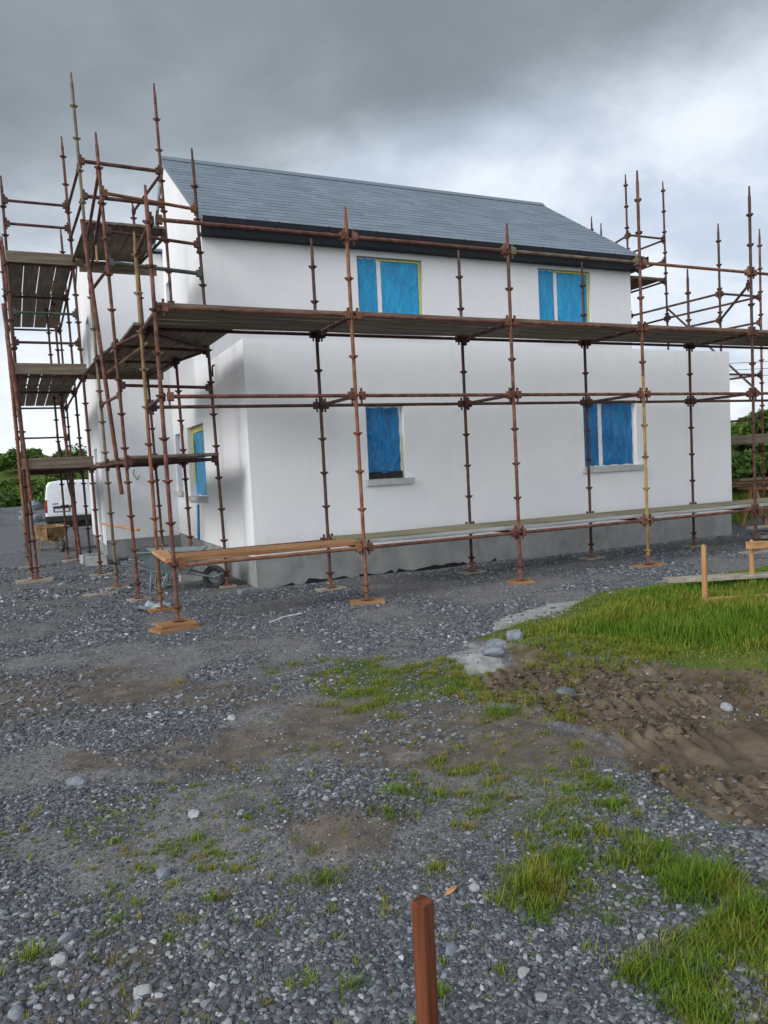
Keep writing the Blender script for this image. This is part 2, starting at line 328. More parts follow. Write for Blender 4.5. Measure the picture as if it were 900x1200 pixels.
def height(x, y):
    h = (fbm(x*.8, y*.8, 4, 3)-.47)*.07 + (fbm(x*4, y*4, 3, 5)-.47)*.022
    near = sstep(-y, 2.0, 5.0)
    h = h*(.35 + .85*near)
    m = np.exp(-(((x+.05)/.42)**2 + ((y+5.6)/.26)**2)); h += .11*m*(.6+.8*fbm(x*9, y*9, 3, 15))
    h += -.035*np.exp(-(((x+.2)/.5)**2 + ((y+6.05)/.18)**2))
    h += .05*zone(x, y, P_GRASS, .7, .15, 2, 1)*np.where(y < -1, 1, 0)
    mud = zone(x, y, P_MUD, .5, .2, 2, 2)
    rut = np.sin((y*.93+x*.36+.25*fbm(x*1.3, y*1.3, 2, 9))*8.5); lug = np.clip(1.8*np.sin((x*.93-y*.36)*56 + 2.6*np.abs(rut) + 2.5*fbm(x*2, y*2, 2, 19)), -1, 1)
    h += mud*(-.035 + (.030*rut) + (.020*lug)*sstep(rut, -.4, .3)*sstep(fbm(x*1.1, y*1.1, 2, 29), .12, .34) + (fbm(x*7, y*7, 3, 4)-.47)*.085 + (fbm(x*17, y*17, 2, 24)-.47)*.03)
    h += .20*np.exp(-(((x-2.35)/.5)**2 + ((y+3.35)/.22)**2))*.5
    d = sdf(x, y, P_DEBRIS); h += .33*(1-sstep(d, -.6, .25)) + (1-sstep(d, -.4, .3))*(fbm(x*5, y*5, 3, 8)-.47)*.25
    # loose trench scraped along the foot of the walls
    tr = np.exp(-((y-2.1)/.16)**2)*(x > 1.5)*(x < 12.2); h += -.10*tr*sstep(fbm(x*1.6, y*.4, 3, 12), .36, .6)
    h += .06*np.exp(-((y-1.75)/.2)**2)*(x > 1.2)*(x < 12.2)*fbm(x*2.2, y*2, 3, 13)
    # the land beyond: rise on the left, bank on the right
    h += 3.0*sstep(y+.25*x, 31, 46)*(1-sstep(x, 2, 16))*(.55+.9*fbm(x*.12+4, y*.12, 3, 20)) 
    h += .7*sstep(y, 27, 31)*(1-sstep(x, -1, 1))
    h += 2.2*sstep(x+.25*y, 20.5, 29)*(.6+.7*fbm(x*.15, y*.15, 3, 22))
    return h
def axis(fine, a, b, far, g):
    mid = np.arange(a, b, fine); up_, dn = [], []; s = fine; p = b
    while p < far: up_.append(p); s *= g; p += s
    s = fine; p = a-fine
    while p > -far: dn.append(p); s *= g; p -= s
    return np.array(dn[::-1] + list(mid) + up_)
gx = axis(.026, -3.2, 7.6, 600, 1.06); gy = axis(.026, -8.0, 2.4, 600, 1.06)
GX, GY = np.meshgrid(gx, gy); X_, Y_ = GX.ravel(), GY.ravel()
Z_ = height(X_, Y_)
nx, ny = len(gx), len(gy); idx = np.arange(nx*ny).reshape(ny, nx)
F_ = np.stack([idx[:-1, :-1], idx[:-1, 1:], idx[1:, 1:], idx[1:, :-1]], -1).reshape(-1, 4)
far_green = np.maximum(sstep(X_+.25*Y_, 19.5, 22), sstep(Y_+.25*X_, 29, 34)*(1-sstep(X_, 2, 16)))
far_green = np.maximum(far_green, sstep(np.hypot(X_, Y_), 45, 60))
far_green = np.maximum(far_green, .9*sstep(X_, 10.2, 12.5)*(1-sstep(Y_, 8, 12))*sstep(Y_-.55*(X_-10), 1.6, 2.6))
far_green = np.maximum.reduce([far_green, (.55*zone(X_, Y_, P_MOSS2, .5, .5, 3, 41)), .45*zone(X_, Y_, P_MOSS3, .6, .6, 3.5, 42), .12*zone(X_, Y_, P_MOSS4, .5, .5, 5, 43), .6*zone(X_, Y_, P_FGA, .3, .2, 3, 44), .6*zone(X_, Y_, P_FGB, .3, .2, 3, 45)])
Z_SLAB = zone(X_, Y_, P_SLAB, .12, .08, 3, 31)
A = dict(mud=zone(X_, Y_, P_MUD, .4, .28, 2.2, 2)*(1-Z_SLAB),
         green=np.maximum(np.maximum(zone(X_, Y_, P_GRASS, .3, .12, 2, 1), .75*zone(X_, Y_, P_MOSS, .9, .75, 2.6, 6)), far_green),
         dust=np.maximum(np.maximum(Z_SLAB, .8*zone(X_, Y_, P_DUST2, .5, .3, 3, 32)), .5*zone(X_, Y_, P_DUST, .6, .35, 3, 33)),
         brown=np.maximum.reduce([.75*zone(X_, Y_, P_BR1, 1.2, .6, 1.3, 34), .95*zone(X_, Y_, P_BR2, .8, .5, 1.6, 35), .9*zone(X_, Y_, P_BR3, .4, .3, 3, 36), .9*zone(X_, Y_, P_MOUND, .3, .2, 3, 37)]))
def bare(x, y): return (1 - sstep(fbm(x*1.3, y*1.3, 4, 50), .36, .58))*(1-.62*sstep(-y, 5.7, 6.5))
A['bare'] = bare(X_, Y_)*sstep(-Y_, -14, 2)
MUD_A, GRN_A, BRN_A, DST_A = A['mud'], A['green'], A['brown'], A['dust']

a = NM('yard_ground')
v1 = a.voro(62); v2 = a.voro(26); v3 = a.voro(120)
def vc(v):
    s_ = a.n('ShaderNodeSeparateColor'); a.t.links.new(v.outputs['Color'], s_.inputs[0]); return s_.outputs[0]
stops = [(0, (.05, .055, .065)), (.35, (.105, .115, .132)), (.7, (.19, .203, .224)), (.95, (.36, .37, .39)), (1, (.5, .5, .5))]
c1 = a.ramp(vc(v1), stops); c2 = a.ramp(vc(v2), stops); c3 = a.ramp(vc(v3), stops)
sel = a.noise(9, 3, .5); gr = a.mix(a.step(sel, .42, .58), c1, c2); gr = a.mix(a.step(a.noise(5, 4, .6), .5, .62), gr, c3)
fin = a.noise(1.1, 5, .62); gr = a.mix(a.math('MULTIPLY', a.step(fin, .42, .68), .65), gr, (.185, .18, .17))
damp = a.noise(.45, 4, .55); gr = a.mix(a.math('MULTIPLY', a.step(damp, .5, .68), .45), gr, (.075, .078, .083))
gaps = a.step(v1.outputs['Distance'], .012, .004); 
nz = a.noise(30, 5, .65); nm_ = a.noise(3.4, 5, .6)
mudc = a.ramp(nm_, [(.32, (.05, .037, .026)), (.5, (.112, .087, .062)), (.68, (.21, .168, .122))]); mudc = a.mix(a.math('MULTIPLY', nz, .5), mudc, (.08, .056, .038))
grnc = a.ramp(nm_, [(.3, (.035, .06, .012)), (.55, (.075, .105, .02)), (.75, (.14, .14, .035))])
brnc = a.ramp(a.noise(6, 5, .65), [(.3, (.055, .045, .036)), (.52, (.115, .09, .067)), (.75, (.20, .162, .12))])
dstc = a.ramp(a.noise(7, 5, .65), [(.3, (.20, .205, .205)), (.7, (.36, .36, .35))])
rag = a.noise(22, 5, .7)
finc = a.ramp(a.noise(4.5, 6, .68), [(.3, (.062, .051, .040)), (.5, (.125, .106, .084)), (.72, (.215, .19, .158))])
v4 = a.voro(190); finc = a.mix(a.math('MULTIPLY', a.step(a.noise(60, 2, .5), .4, .6), .6), finc, a.ramp(vc(v4), stops))
v5 = a.voro(85); finc = a.mix(a.math('MULTIPLY', a.step(vc(v5), .72, .76), .8), finc, a.ramp(a.noise(40, 2, .5), [(.3, (.07, .078, .092)), (.7, (.27, .285, .31))]))
def zmask(nm, k=.5): return a.step(a.math('ADD', a.attr(nm), a.math('MULTIPLY', a.math('SUBTRACT', rag, .5), k*1.6)), .35, .65)
mB, mM, mG, mD = zmask('brown', .75), zmask('mud', .5), zmask('green', .7), zmask('dust', .5)
mF = a.step(a.math('ADD', a.attr('bare'), a.math('MULTIPLY', a.math('SUBTRACT', rag, .5), 1.3)), .35, .85)
col = a.mix(a.math('MULTIPLY', mF, .75), gr, finc); col = a.mix(a.math('MULTIPLY', mB, .85), col, brnc); col = a.mix(mD, col, dstc); col = a.mix(mM, col, mudc); col = a.mix(mG, col, grnc)
hgt = a.math('ADD', a.math('MULTIPLY', v1.outputs['Distance'], -26), a.math('MULTIPLY', v2.outputs['Distance'], -11))
soft = a.math('MAXIMUM', mM, a.math('MAXIMUM', mG, mD)); hg2 = a.math('MULTIPLY', hgt, a.math('SUBTRACT', 1.0, a.math('MULTIPLY', a.math('MAXIMUM', soft, a.math('MAXIMUM', mF, mB)), 1.0)))
bp = a.bump(hg2, .55, .012); bp = a.bump(a.noise(85, 3, .6), .3, .008, bp)
a.set(col, .92, 0, bp, .2); MAT['ground'] = a.m
ground = np_mesh('ground', np.stack([X_, Y_, Z_], 1), F_, 'ground', A, True); tag(ground, kind='structure')
def hz(x, y): return float(height(np.array([float(x)]), np.array([float(y)]))[0])
def samp(arr, x, y):
    i = np.clip(np.searchsorted(gx, x), 0, nx-1); j = np.clip(np.searchsorted(gy, y), 0, ny-1); return arr[j*nx+i]

# ---- loose gravel (uncountable): real small stones lying on the yard
phi = (1+5**.5)/2
ICO_V = np.array([(-1, phi, 0), (1, phi, 0), (-1, -phi, 0), (1, -phi, 0), (0, -1, phi), (0, 1, phi), (0, -1, -phi), (0, 1, -phi), (phi, 0, -1), (phi, 0, 1), (-phi, 0, -1), (-phi, 0, 1)])/1.9
ICO_F = np.array([(0, 11, 5), (0, 5, 1), (0, 1, 7), (0, 7, 10), (0, 10, 11), (1, 5, 9), (5, 11, 4), (11, 10, 2), (10, 7, 6), (7, 1, 8), (3, 9, 4), (3, 4, 2), (3, 2, 6), (3, 6, 8), (3, 8, 9), (4, 9, 5), (2, 4, 11), (6, 2, 10), (8, 6, 7), (9, 8, 1)])
def stones(name, x, y, size, z=None):
    n = len(x); sc = size[:, None]*np.stack([RNG.uniform(.7, 1.35, n), RNG.uniform(.55, 1.0, n), RNG.uniform(.35, .7, n)], 1)
    base = ICO_V[None]*(1 + RNG.uniform(-.32, .32, (n, 12, 1))) + RNG.uniform(-.12, .12, (n, 12, 3)); p = base*sc[:, None, :]
    t = RNG.uniform(0, 2*np.pi, n); tl = RNG.normal(0, .35, n); c, s_ = np.cos(t)[:, None], np.sin(t)[:, None]
    zz = p[..., 2]*np.cos(tl)[:, None] + p[..., 1]*np.sin(tl)[:, None]; yy = p[..., 1]*np.cos(tl)[:, None] - p[..., 2]*np.sin(tl)[:, None]
    px = p[..., 0]*c - yy*s_ + x[:, None]; py = p[..., 0]*s_ + yy*c + y[:, None]
    pz = zz + (height(x, y) if z is None else z)[:, None] + size[:, None]*.12
    tint = np.repeat(np.clip(RNG.beta(1.35, 2.0, n) + (RNG.random(n) > .985)*.5, 0, 1), 12)
    return np_mesh(name, np.stack([px, py, pz], -1).reshape(-1, 3), (ICO_F[None] + 12*np.arange(n)[:, None, None]).reshape(-1, 3), 'stone', {'tint': tint})
def scatter(n, x0, x1, y0, y1, smin, smax, dens=True, pw=2.2):
    # density follows the view: only ground the photo shows, thinner over mud, soil and grass
    x = RNG.uniform(x0, x1, n); y = RNG.uniform(y0, y1, n)
    k = 1 - .93*samp(MUD_A, x, y) - .72*samp(BRN_A, x, y) - .85*samp(GRN_A, x, y) - .9*samp(DST_A, x, y); k = np.clip(k, .03, 1)*(.5+.5*(1-bare(x, y))) 
    m = RNG.random(n) < k; x, y = x[m], y[m]; return x, y, (smin + (smax-smin)*RNG.random(len(x))**pw)*(1-.5*bare(x, y))
xs, ys, ss = [], [], []
for arg in ((190000, -2.0, 2.0, -7.6, -5.6, .0036, .021, True, 5.0), (120000, -2.8, 3.2, -5.7, -3.2, .0045, .022, True, 4.6), (52000, -3.5, 10.5, -3.3, 0, .010, .027, True, 2.6), (26000, -3.5, 12.5, 0, 2.25, .012, .03, True, 2.4), (9000, -3.2, 1.5, 2.2, 9, .014, .05, True, 2.4)):
    q = scatter(*arg); xs.append(q[0]); ys.append(q[1]); ss.append(q[2])
gravel = stones('gravel', np.concatenate(xs), np.concatenate(ys), np.concatenate(ss))
tag(gravel, 'loose blue-grey crushed stone covering the yard', 'gravel', kind='stuff')

x, y = RNG.uniform(1.4, 5.5, 34000), RNG.uniform(-8, -3.3, 34000); m = RNG.random(34000) < samp(MUD_A, x, y)**2*sstep(fbm(x*2.2, y*2.2, 3, 91), .3, .6); x, y = x[m], y[m]
clods = stones('mud_clods', x, y, .006+.028*RNG.random(len(x))**4); a = NM('mud_clod'); tv = a.attr('tint')
a.set(a.mix(tv, (.045, .034, .024), (.19, .15, .108)), .95, 0, a.bump(a.noise(60, 4, .6), .5, .006), .15); MAT['clod'] = a.m; clods.data.materials[0] = a.m
tag(clods, 'loose clods of brown earth on the churned mud', 'mud clods', kind='stuff')
# ---- grass blades
def blades(name, x, y, h, w, hue, lean=.45, label='', cat='grass', kind='stuff'):
    n = len(x); z = height(x, y) - .006; t = RNG.uniform(0, 2*np.pi, n); l = h*lean*RNG.uniform(.2, 1.5, n)
    ca, sa = np.cos(t), np.sin(t); wx, wy = -sa*w/2, ca*w/2; V = np.zeros((n, 7, 3))
    for k, (fr, lf, ww) in enumerate(((0, 0, 1), (.45, .22, .85), (.8, .62, .55))):
        for sgn, o in ((-1, 0), (1, 1)):
            V[:, 2*k+o, 0] = x + ca*l*lf + sgn*wx*ww; V[:, 2*k+o, 1] = y + sa*l*lf + sgn*wy*ww; V[:, 2*k+o, 2] = z + h*fr*(1-.15*lf)
    V[:, 6, 0] = x + ca*l; V[:, 6, 1] = y + sa*l; V[:, 6, 2] = z + h*.93
    tri = np.array([(0, 1, 3), (0, 3, 2), (2, 3, 5), (2, 5, 4), (4, 5, 6)])
    F = (tri[None] + 7*np.arange(n)[:, None, None]).reshape(-1, 3)
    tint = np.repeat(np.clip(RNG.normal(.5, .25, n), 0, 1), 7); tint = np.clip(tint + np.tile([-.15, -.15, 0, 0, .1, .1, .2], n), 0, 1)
    o = np_mesh(name, V.reshape(-1, 3), F, 'grass', {'tint': tint, 'hue': np.repeat(hue, 7)}, True)
    return tag(o, label, cat, kind=kind)
def fill(poly, n, soft=.25, rag=.2, s=1, x0=None):
    p = np.array(poly); lo, hi = p.min(0), p.max(0); x = RNG.uniform(lo[0], hi[0], n); y = RNG.uniform(lo[1], hi[1], n)
    m = RNG.random(n) < zone(x, y, poly, soft, rag, 2.5, s); return x[m], y[m]
VIS_GRASS = [(2.5, -2.62), (3.23, -2.3), (3.73, -2.2), (4.67, -1.73), (5.43, -1.33), (6.1, -1.5), (7.43, -1.3), (9.2, -1.3), (9.6, -2.5), (6, -5.2), (4.2, -5.2), (3.29, -4.45), (3.05, -3.78), (2.52, -3.42)]
x, y = fill(VIS_GRASS, 78000, .3, .14, 1)
edge = sstep(-sdf(x, y, VIS_GRASS), .1, .75); tall = edge*(.5+.9*fbm(x*1.5, y*1.5, 3, 61))
h = (.025 + .115*tall*tall)*RNG.uniform(.5, 1.3, len(x)); hue = np.clip(.60 - .45*edge*sstep(fbm(x*1.1, y*1.1, 3, 63), .25, .55) + RNG.normal(0, .14, len(x)) + (RNG.random(len(x)) > .975)*.6, 0, 1)
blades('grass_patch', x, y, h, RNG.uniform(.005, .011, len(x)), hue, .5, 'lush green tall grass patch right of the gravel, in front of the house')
def tuft_points(spots):
    X1, Y1, H1, W1, U1 = [], [], [], [], []
    for (cx, cy, r, n, hh, hu) in spots:
        a_ = RNG.uniform(0, 2*np.pi, n); d = r*np.abs(RNG.normal(0, .55, n)); X1.append(cx+d*np.cos(a_)*1.25); Y1.append(cy+d*np.sin(a_))
        H1.append(hh*RNG.uniform(.4, 1.15, n)*np.exp(-(d/r)**2*.35)); W1.append(RNG.uniform(.0022, .005, n)); U1.append(np.clip(RNG.normal(hu, .16, n), 0, 1))
    return [np.concatenate(q) for q in (X1, Y1, H1, W1, U1)]
sp_ = []
x, y = fill(P_FGA, 760, .25, .2, 71)
dn_ = fbm(x*3.2, y*3.2, 3, 77)
for i in range(len(x)):
    if dn_[i] > .42: sp_.append((x[i], y[i], .05, 24, random.uniform(.02, .06)+.24*max(0, dn_[i]-.42), float(np.clip(-.12+1.0*vnoise(x[i]*5, y[i]*5, 4)+random.gauss(0, .12), 0, 1)*.85)))
x, y = fill(P_FGB, 1300, .15, .05, 72)
dn_ = fbm(x*3.2, y*3.2, 3, 78)
for i in range(len(x)):
    if dn_[i] > .2: sp_.append((x[i], y[i], .06, 26, random.uniform(.03, .06)+.12*max(0, dn_[i]-.3), float(np.clip(.15+.9*vnoise(x[i]*5, y[i]*5, 6)+random.gauss(0, .12), 0, 1)*.92)))
q = tuft_points(sp_); m = q[1] > -8
blades('grass_clump', q[0], q[1], q[2], q[3], q[4], .75, 'long yellow-green grass clumps in the gravel at the lower right')
sp_ = [(-1.55, -6.02, .07, 150, .07, .55), (-.83, -5.39, .09, 120, .05, .4), (-.8, -5.5, .06, 70, .04, .5), (-.86, -5.96, .06, 110, .05, .45), (-1.25, -5.91, .06, 90, .045, .3), (-.4, -6.03, .09, 170, .06, .45),
       (.06, -6.21, .09, 170, .05, .65), (-.57, -6.76, .06, 120, .06, .35), (.33, -6.53, .08, 170, .06, .4), (-1.07, -6.16, .05, 80, .04, .45), (-1.16, -5.82, .06, 80, .035, .6), (-.69, -6.67, .05, 70, .05, .4),
       (.76, -6.3, .09, 160, .07, .4), (.56, -6.2, .08, 110, .05, .6), (-.05, -6.9, .04, 60, .04, .6), (-.3, -6.9, .05, 80, .05, .35), (-1.0, -5.75, .05, 60, .03, .6), (.2, -5.55, .14, 260, .06, .35), (.05, -5.75, .1, 180, .05, .4), (.5, -5.85, .13, 150, .04, .55), (.75, -6.05, .13, 160, .05, .5),
       (1.25, -5.95, .16, 300, .07, .4), (1.1, -6.15, .13, 220, .06, .3), (1.5, -5.4, .12, 160, .05, .6), (1.95, -4.45, .12, 160, .06, .5), (2.1, -4.1, .1, 150, .05, .55), (-.41, -2.44, .13, 260, .03, .95), (-.1, -3.84, .1, 120, .02, .9)]
for poly_, n_, hs_, sd_ in ((P_MOSS2, 260, (.02, .06), 41), (P_MOSS3, 240, (.02, .06), 42), (P_MOSS4, 170, (.012, .035), 43)):
    x, y = fill(poly_, n_, .5, .5, sd_); dn_ = fbm(x*4, y*4, 3, 79)
    for i in range(len(x)):
        if dn_[i] > .40: sp_.append((x[i], y[i], random.uniform(.03, .09), random.randint(30, 90), random.uniform(*hs_), random.choice((.35, .5, .6, .65, .75, .92))))
for i in range(560):                                                      # sparse weeds between the stones
    sp_.append((random.uniform(-1.9, 1.4), -7.4+2.9*random.random()**.8, random.uniform(.015, .045), random.randint(8, 28), random.uniform(.02, .05), random.choice((.35, .5, .6, .65, .75, .9))))
for i in range(150):
    cx, cy = random.uniform(.2, 2.2), random.uniform(-4.9, -2.3)
    if float(zone(np.array([cx]), np.array([cy]), P_MOSS, .8, .6, 2.6, 6)[0]) > .25: sp_.append((cx, cy, .12, 120, random.uniform(.03, .06), random.choice((.35, .5, .6, .8))))
for i in range(170):
    cx, cy = random.uniform(1.5, 3.9), random.uniform(-6.6, -3.3); 
    if float(zone(np.array([cx]), np.array([cy]), P_MUD, .4, .3, 2.2, 2)[0]) > .2 and random.random() < .45: sp_.append((cx, cy, .08, 45, random.uniform(.02, .05), random.choice((.5, .6, .75, .9))))
for i in range(190): sp_.append((random.uniform(2.35, 4.2), -3.6-.55*max(0, random.random()*1.5-.2)+random.uniform(-.1, .25), .09, 60, random.uniform(.04, .08), random.choice((.5, .6, .8))))
q = tuft_points(sp_)
blades('weeds', q[0], q[1], q[2], q[3], q[4], .8, 'sparse yellow-green weeds and moss sprouting from the gravel and the churned mud')
# ---- rocks that stand out of the gravel
def rock(x, y, s, mat, label, flat=.65, grp='larger stones lying on the yard', name='rock'):
    import bmesh
    bm = bmesh.new(); bmesh.ops.create_icosphere(bm, subdivisions=2, radius=1)
    k = Vector((random.uniform(.8, 1.3), random.uniform(.7, 1), flat)); o = random.random()*50
    from mathutils import noise as mn
    for v in bm.verts:
        d = v.co.normalized(); v.co = d*(1+.35*mn.noise(d*1.3+Vector((o, 0, 0)))); v.co = Vector([c_*kk for c_, kk in zip(v.co, k)])
    pl_n = [Vector((random.gauss(0, 1), random.gauss(0, 1), random.gauss(0, 1))).normalized() for _ in range(5)]
    for nrm in pl_n:
        for v in bm.verts:
            e = v.co.dot(nrm) - .62
            if e > 0: v.co -= nrm*e*.9
    for v in bm.verts: v.co *= s
    me = bpy.data.meshes.new(name); bm.to_mesh(me); bm.free(); me.materials.append(MAT[mat])
    ob = bpy.data.objects.new(name, me); C.objects.link(ob); ob.location = (x, y, hz(x, y)+s*flat*.3); ob.rotation_euler = (0, 0, random.uniform(0, 6))
    tag(ob, label, 'rock', grp)
rock(-1.32, -4.3, .055, 'rock_grey', 'flat grey stone lying alone far left on the bare gravel')
rock(-.78, -5.11, .042, 'rock_pale', 'white rounded stone beside a small grass tuft left of the earth mound')
rock(-1.46, -6.10, .038, 'rock_pale', 'pale angular rock beside the yellow grass tuft at the lower left')
rock(-1.43, -5.95, .036, 'rock_grey', 'grey rock just behind the pale angular rock at the lower left')
rock(-1.02, -5.64, .045, 'rock_grey', 'blue-grey lump of rock in the gravel below the white rounded stone')
rock(.0, -7.06, .026, 'rock_pale', 'pale flat stone nearest the bottom edge, right of the red peg', .4)
rock(.02, -6.93, .028, 'rock_pale', 'long pale flat stone between the red peg and the lower grass clump', .4)
rock(-.15, -6.72, .032, 'rock_grey', 'grey stone right behind the top of the red peg')
rock(-1.2, -6.42, .035, 'rock_pale', 'crumbled pale lump of mortar near the bottom left edge', .5)
rock(2.72, -2.98, .11, 'rock_grey', 'light grey broken block at the left tip of the grass patch', .75)
rock(2.45, -3.1, .12, 'rock_grey', 'flat grey slab fragment among rubble left of the mud', .4)
rock(2.2, -3.42, .13, 'rock_grey', 'low grey slab fragment at the edge of the moss and mud', .35)
rock(.12, -6.44, .03, 'rock_pale', 'small pale pebble next to the dry brown leaf')
rock(2.25, -4.35, .09, 'rock_dark', 'dark stone half sunk at the left edge of the mud')
rock(-1.6, -6.32, .036, 'rock_grey', 'grey stone at the extreme lower left edge')
rock(2.9, -5.3, .05, 'rock_pale', 'small pale stone lying in the tyre-marked mud')
rock(-.23, -3.62, .04, 'rock_pale', 'pale stone on the brown track in the middle of the yard')
rock(.5, -6.45, .035, 'rock_dark', 'dark stone among the grass clump behind the red peg')

# ------------------------------------------------------------------ house
house = thing('house', 'white rendered two-storey house under construction with slate roof and blue-filmed windows', 'house', (6.5, 6, 0))
GXW, FY, MY, XR, XE = 1.58, 2.3, 4.7, 11.53, 11.9
def wallgrid(mb, us, vs, holes, put, depth, ins=None):
    us = sorted(set(us + [h_[0] for h_ in holes] + [h_[1] for h_ in holes])); vs = sorted(set(vs + [h_[2] for h_ in holes] + [h_[3] for h_ in holes]))
    for a_, b_ in zip(us, us[1:]):
        for c_, d_ in zip(vs, vs[1:]):
            mu, mv = (a_+b_)/2, (c_+d_)/2
            if any(h_[0] < mu < h_[1] and h_[2] < mv < h_[3] for h_ in holes) or (ins and not ins(mu, mv)): continue
            mb.add([put(a_, c_, 0), put(b_, c_, 0), put(b_, d_, 0), put(a_, d_, 0)], [(0, 1, 2, 3)])
    for (a_, b_, c_, d_) in holes:
        for (p, q) in (((a_, c_), (b_, c_)), ((b_, c_), (b_, d_)), ((b_, d_), (a_, d_)), ((a_, d_), (a_, c_))):
            mb.add([put(p[0], p[1], 0), put(q[0], q[1], 0), put(q[0], q[1], depth), put(p[0], p[1], depth)], [(0, 1, 2, 3)])
PZ = .47
hF = [(3.56, 4.25, 1.58, 2.79), (8.03, 9.33, 1.58, 2.84)]
hM = [(4.58, 6.02, 4.55, 5.93), (8.9, 10.35, 4.55, 5.97)]
hG = [(5.6, 7.3, 1.36, 2.8), (8.15, 8.8, 1.45, 2.75), (8.0, 8.75, 4.95, 6.15)]
SL = .65
def roofz(y): return 8.66 - SL*abs(y-8)
mb = MB(); wallgrid(mb, [GXW, XE], [PZ, 3.83], hF, lambda u, v, d: (u, FY+d, v), .16)
mb.add([(XE, FY, PZ), (XE, MY, PZ), (XE, MY, 3.83), (XE, FY, 3.83)], [(0, 1, 2, 3)])
mb.obj('ground_floor_wall', 'render', house, fix=False)
mb = MB(); mb.box(GXW+.02, XE-.02, FY+.02, MY, 3.78, 3.81); mb.obj('flat_roof', 'fascia', house)
mb = MB(); wallgrid(mb, [GXW, XR], [3.6, roofz(MY)-.1], hM, lambda u, v, d: (u, MY+d, v), .16)
mb.obj('upper_wall', 'render', house, fix=False)
mb = MB(); wallgrid(mb, [FY, MY, 11.3], [PZ, 3.83, roofz(MY)-.12], hG, lambda u, v, d: (GXW+d, u, v), .2, lambda u, v: not (u < MY and v > 3.83))
zt = roofz(MY)-.12
mb.add([(GXW, MY, zt), (GXW, 11.3, zt), (GXW, 11.3, roofz(11.3)-.12), (GXW, 8, 8.56), (GXW, MY, roofz(MY)-.12)], [(0, 1, 2, 3)])
mb.obj('gable_wall', 'render', house, fix=False)
mb = MB(); mb.add([(XR, MY, 0), (XR, 11.3, 0), (XR, 11.3, zt), (XR, 8, 8.56), (XR, MY, zt)], [(0, 1, 2, 3, 4)]); mb.add([(GXW, 11.3, -.3), (XR, 11.3, -.3), (XR, 11.3, zt), (GXW, 11.3, zt)], [(0, 1, 2, 3)])
mb.obj('rear_wall', 'render', house, fix=False)
mb = MB(); mb.box(GXW+.012, XE-.012, FY+.012, 11.28, -.4, PZ); mb.obj('plinth', 'plinth', house)
# wing
WX, WY0, WY1, WZ = -.05, 9.0, 13.6, 6.9
mb = MB(); wallgrid(mb, [WX, GXW], [.42, WZ], [], lambda u, v, d: (u, WY0+d, v), .2)
hW = [(9.95, 10.9, .3, 2.55), (9.7, 10.7, 4.4, 5.6)]
wallgrid(mb, [WY0, WY1], [.42, WZ], hW, lambda u, v, d: (WX+d, u, v), .2)
mb.add([(WX, WY0, WZ), (WX, WY1, WZ), (WX, (WY0+WY1)/2, 7.5)], [(0, 1, 2)]); mb.add([(WX, WY1, .3), (4, WY1, .3), (4, WY1, WZ), (WX, WY1, WZ)], [(0, 1, 2, 3)])
mb.obj('wing_wall', 'render', house, fix=False)
mb = MB(); mb.box(WX+.012, GXW+.3, WY0+.012, WY1-.02, -.4, .42); mb.obj('wing_plinth', 'plinth', house)
mb = MB()
for s_ in (1, -1):
    ym = (WY0+WY1)/2; e = (WY1-WY0)/2+.12
    mb.add([(WX-.03, ym-s_*e, 7.56-e*.26), (5.0, ym-s_*e, 7.56-e*.26), (5.0, ym, 7.56), (WX-.03, ym, 7.56), (WX-.03, ym-s_*e, 7.62-e*.26), (5.0, ym-s_*e, 7.62-e*.26), (5.0, ym, 7.62), (WX-.03, ym, 7.62)],
           [(0, 1, 2, 3), (4, 5, 6, 7), (0, 1, 5, 4), (0, 3, 7, 4), (1, 2, 6, 5)], .3)
mb.obj('wing_roof', 'slate', house)
# main roof: battened slates course by course
RX0, RX1 = GXW-.05, XR+.06
slope = math.hypot(1, SL); L = 3.62*slope; dn = Vector((0, -1/slope, -SL/slope)); nrm = Vector((0, -SL/slope, 1/slope))
mb = MB()
for s_ in (1, -1):
    def P(x, t, h_): 
        p = Vector((x, 8, 8.66)) + dn*t + nrm*h_; 
        return (p.x, p.y if s_ == 1 else 16-p.y, p.z)
    mb.add([P(RX0, 0, -.10), P(RX1, 0, -.10), P(RX1, L-.02, -.10), P(RX0, L-.02, -.10), P(RX0, 0, -.008), P(RX1, 0, -.008), P(RX1, L-.02, -.008), P(RX0, L-.02, -.008)], [(0, 1, 2, 3), (4, 5, 6, 7), (0, 1, 5, 4), (1, 2, 6, 5), (2, 3, 7, 6), (3, 0, 4, 7)], .3)
roof = mb.obj('roof', 'slate', house)
mb = MB(); n_c = 19; ex = L/n_c; wd = .42
for c_ in range(n_c):
    off = (c_ % 2)*wd/2; x = RX0-.01-off
    while x < RX1:
        x0, x1 = max(x+.003, RX0-.01), min(x+wd-.003, RX1+.01); x += wd
        if x1-x0 < .04: continue
        t0, t1 = c_*ex, (c_+1)*ex+.012; j = random.uniform(-.0015, .0015)
        p = [(x0, t0, .004), (x1, t0, .004), (x1, t1, .010+j), (x0, t1, .010+j), (x0, t0, .009), (x1, t0, .009), (x1, t1, .0150+j), (x0, t1, .0150+j)]
        vs = []
        for (a_, t_, h_) in p: q_ = Vector((a_, 8, 8.66)) + dn*t_ + nrm*h_; vs.append(q_)
        mb.add(vs, [(3, 2, 1, 0), (4, 5, 6, 7), (0, 1, 5, 4), (1, 2, 6, 5), (2, 3, 7, 6), (3, 0, 4, 7)], random.random())
mb.obj('slates', 'slate', roof)
mb = MB(); mb.prism([(7.86, 8.60), (8, 8.70), (8.14, 8.60), (8.0, 8.725)], 'x', RX0-.01, RX1+.01, .2); mb.obj('ridge', 'slate', roof)
ez = roofz(4.44)
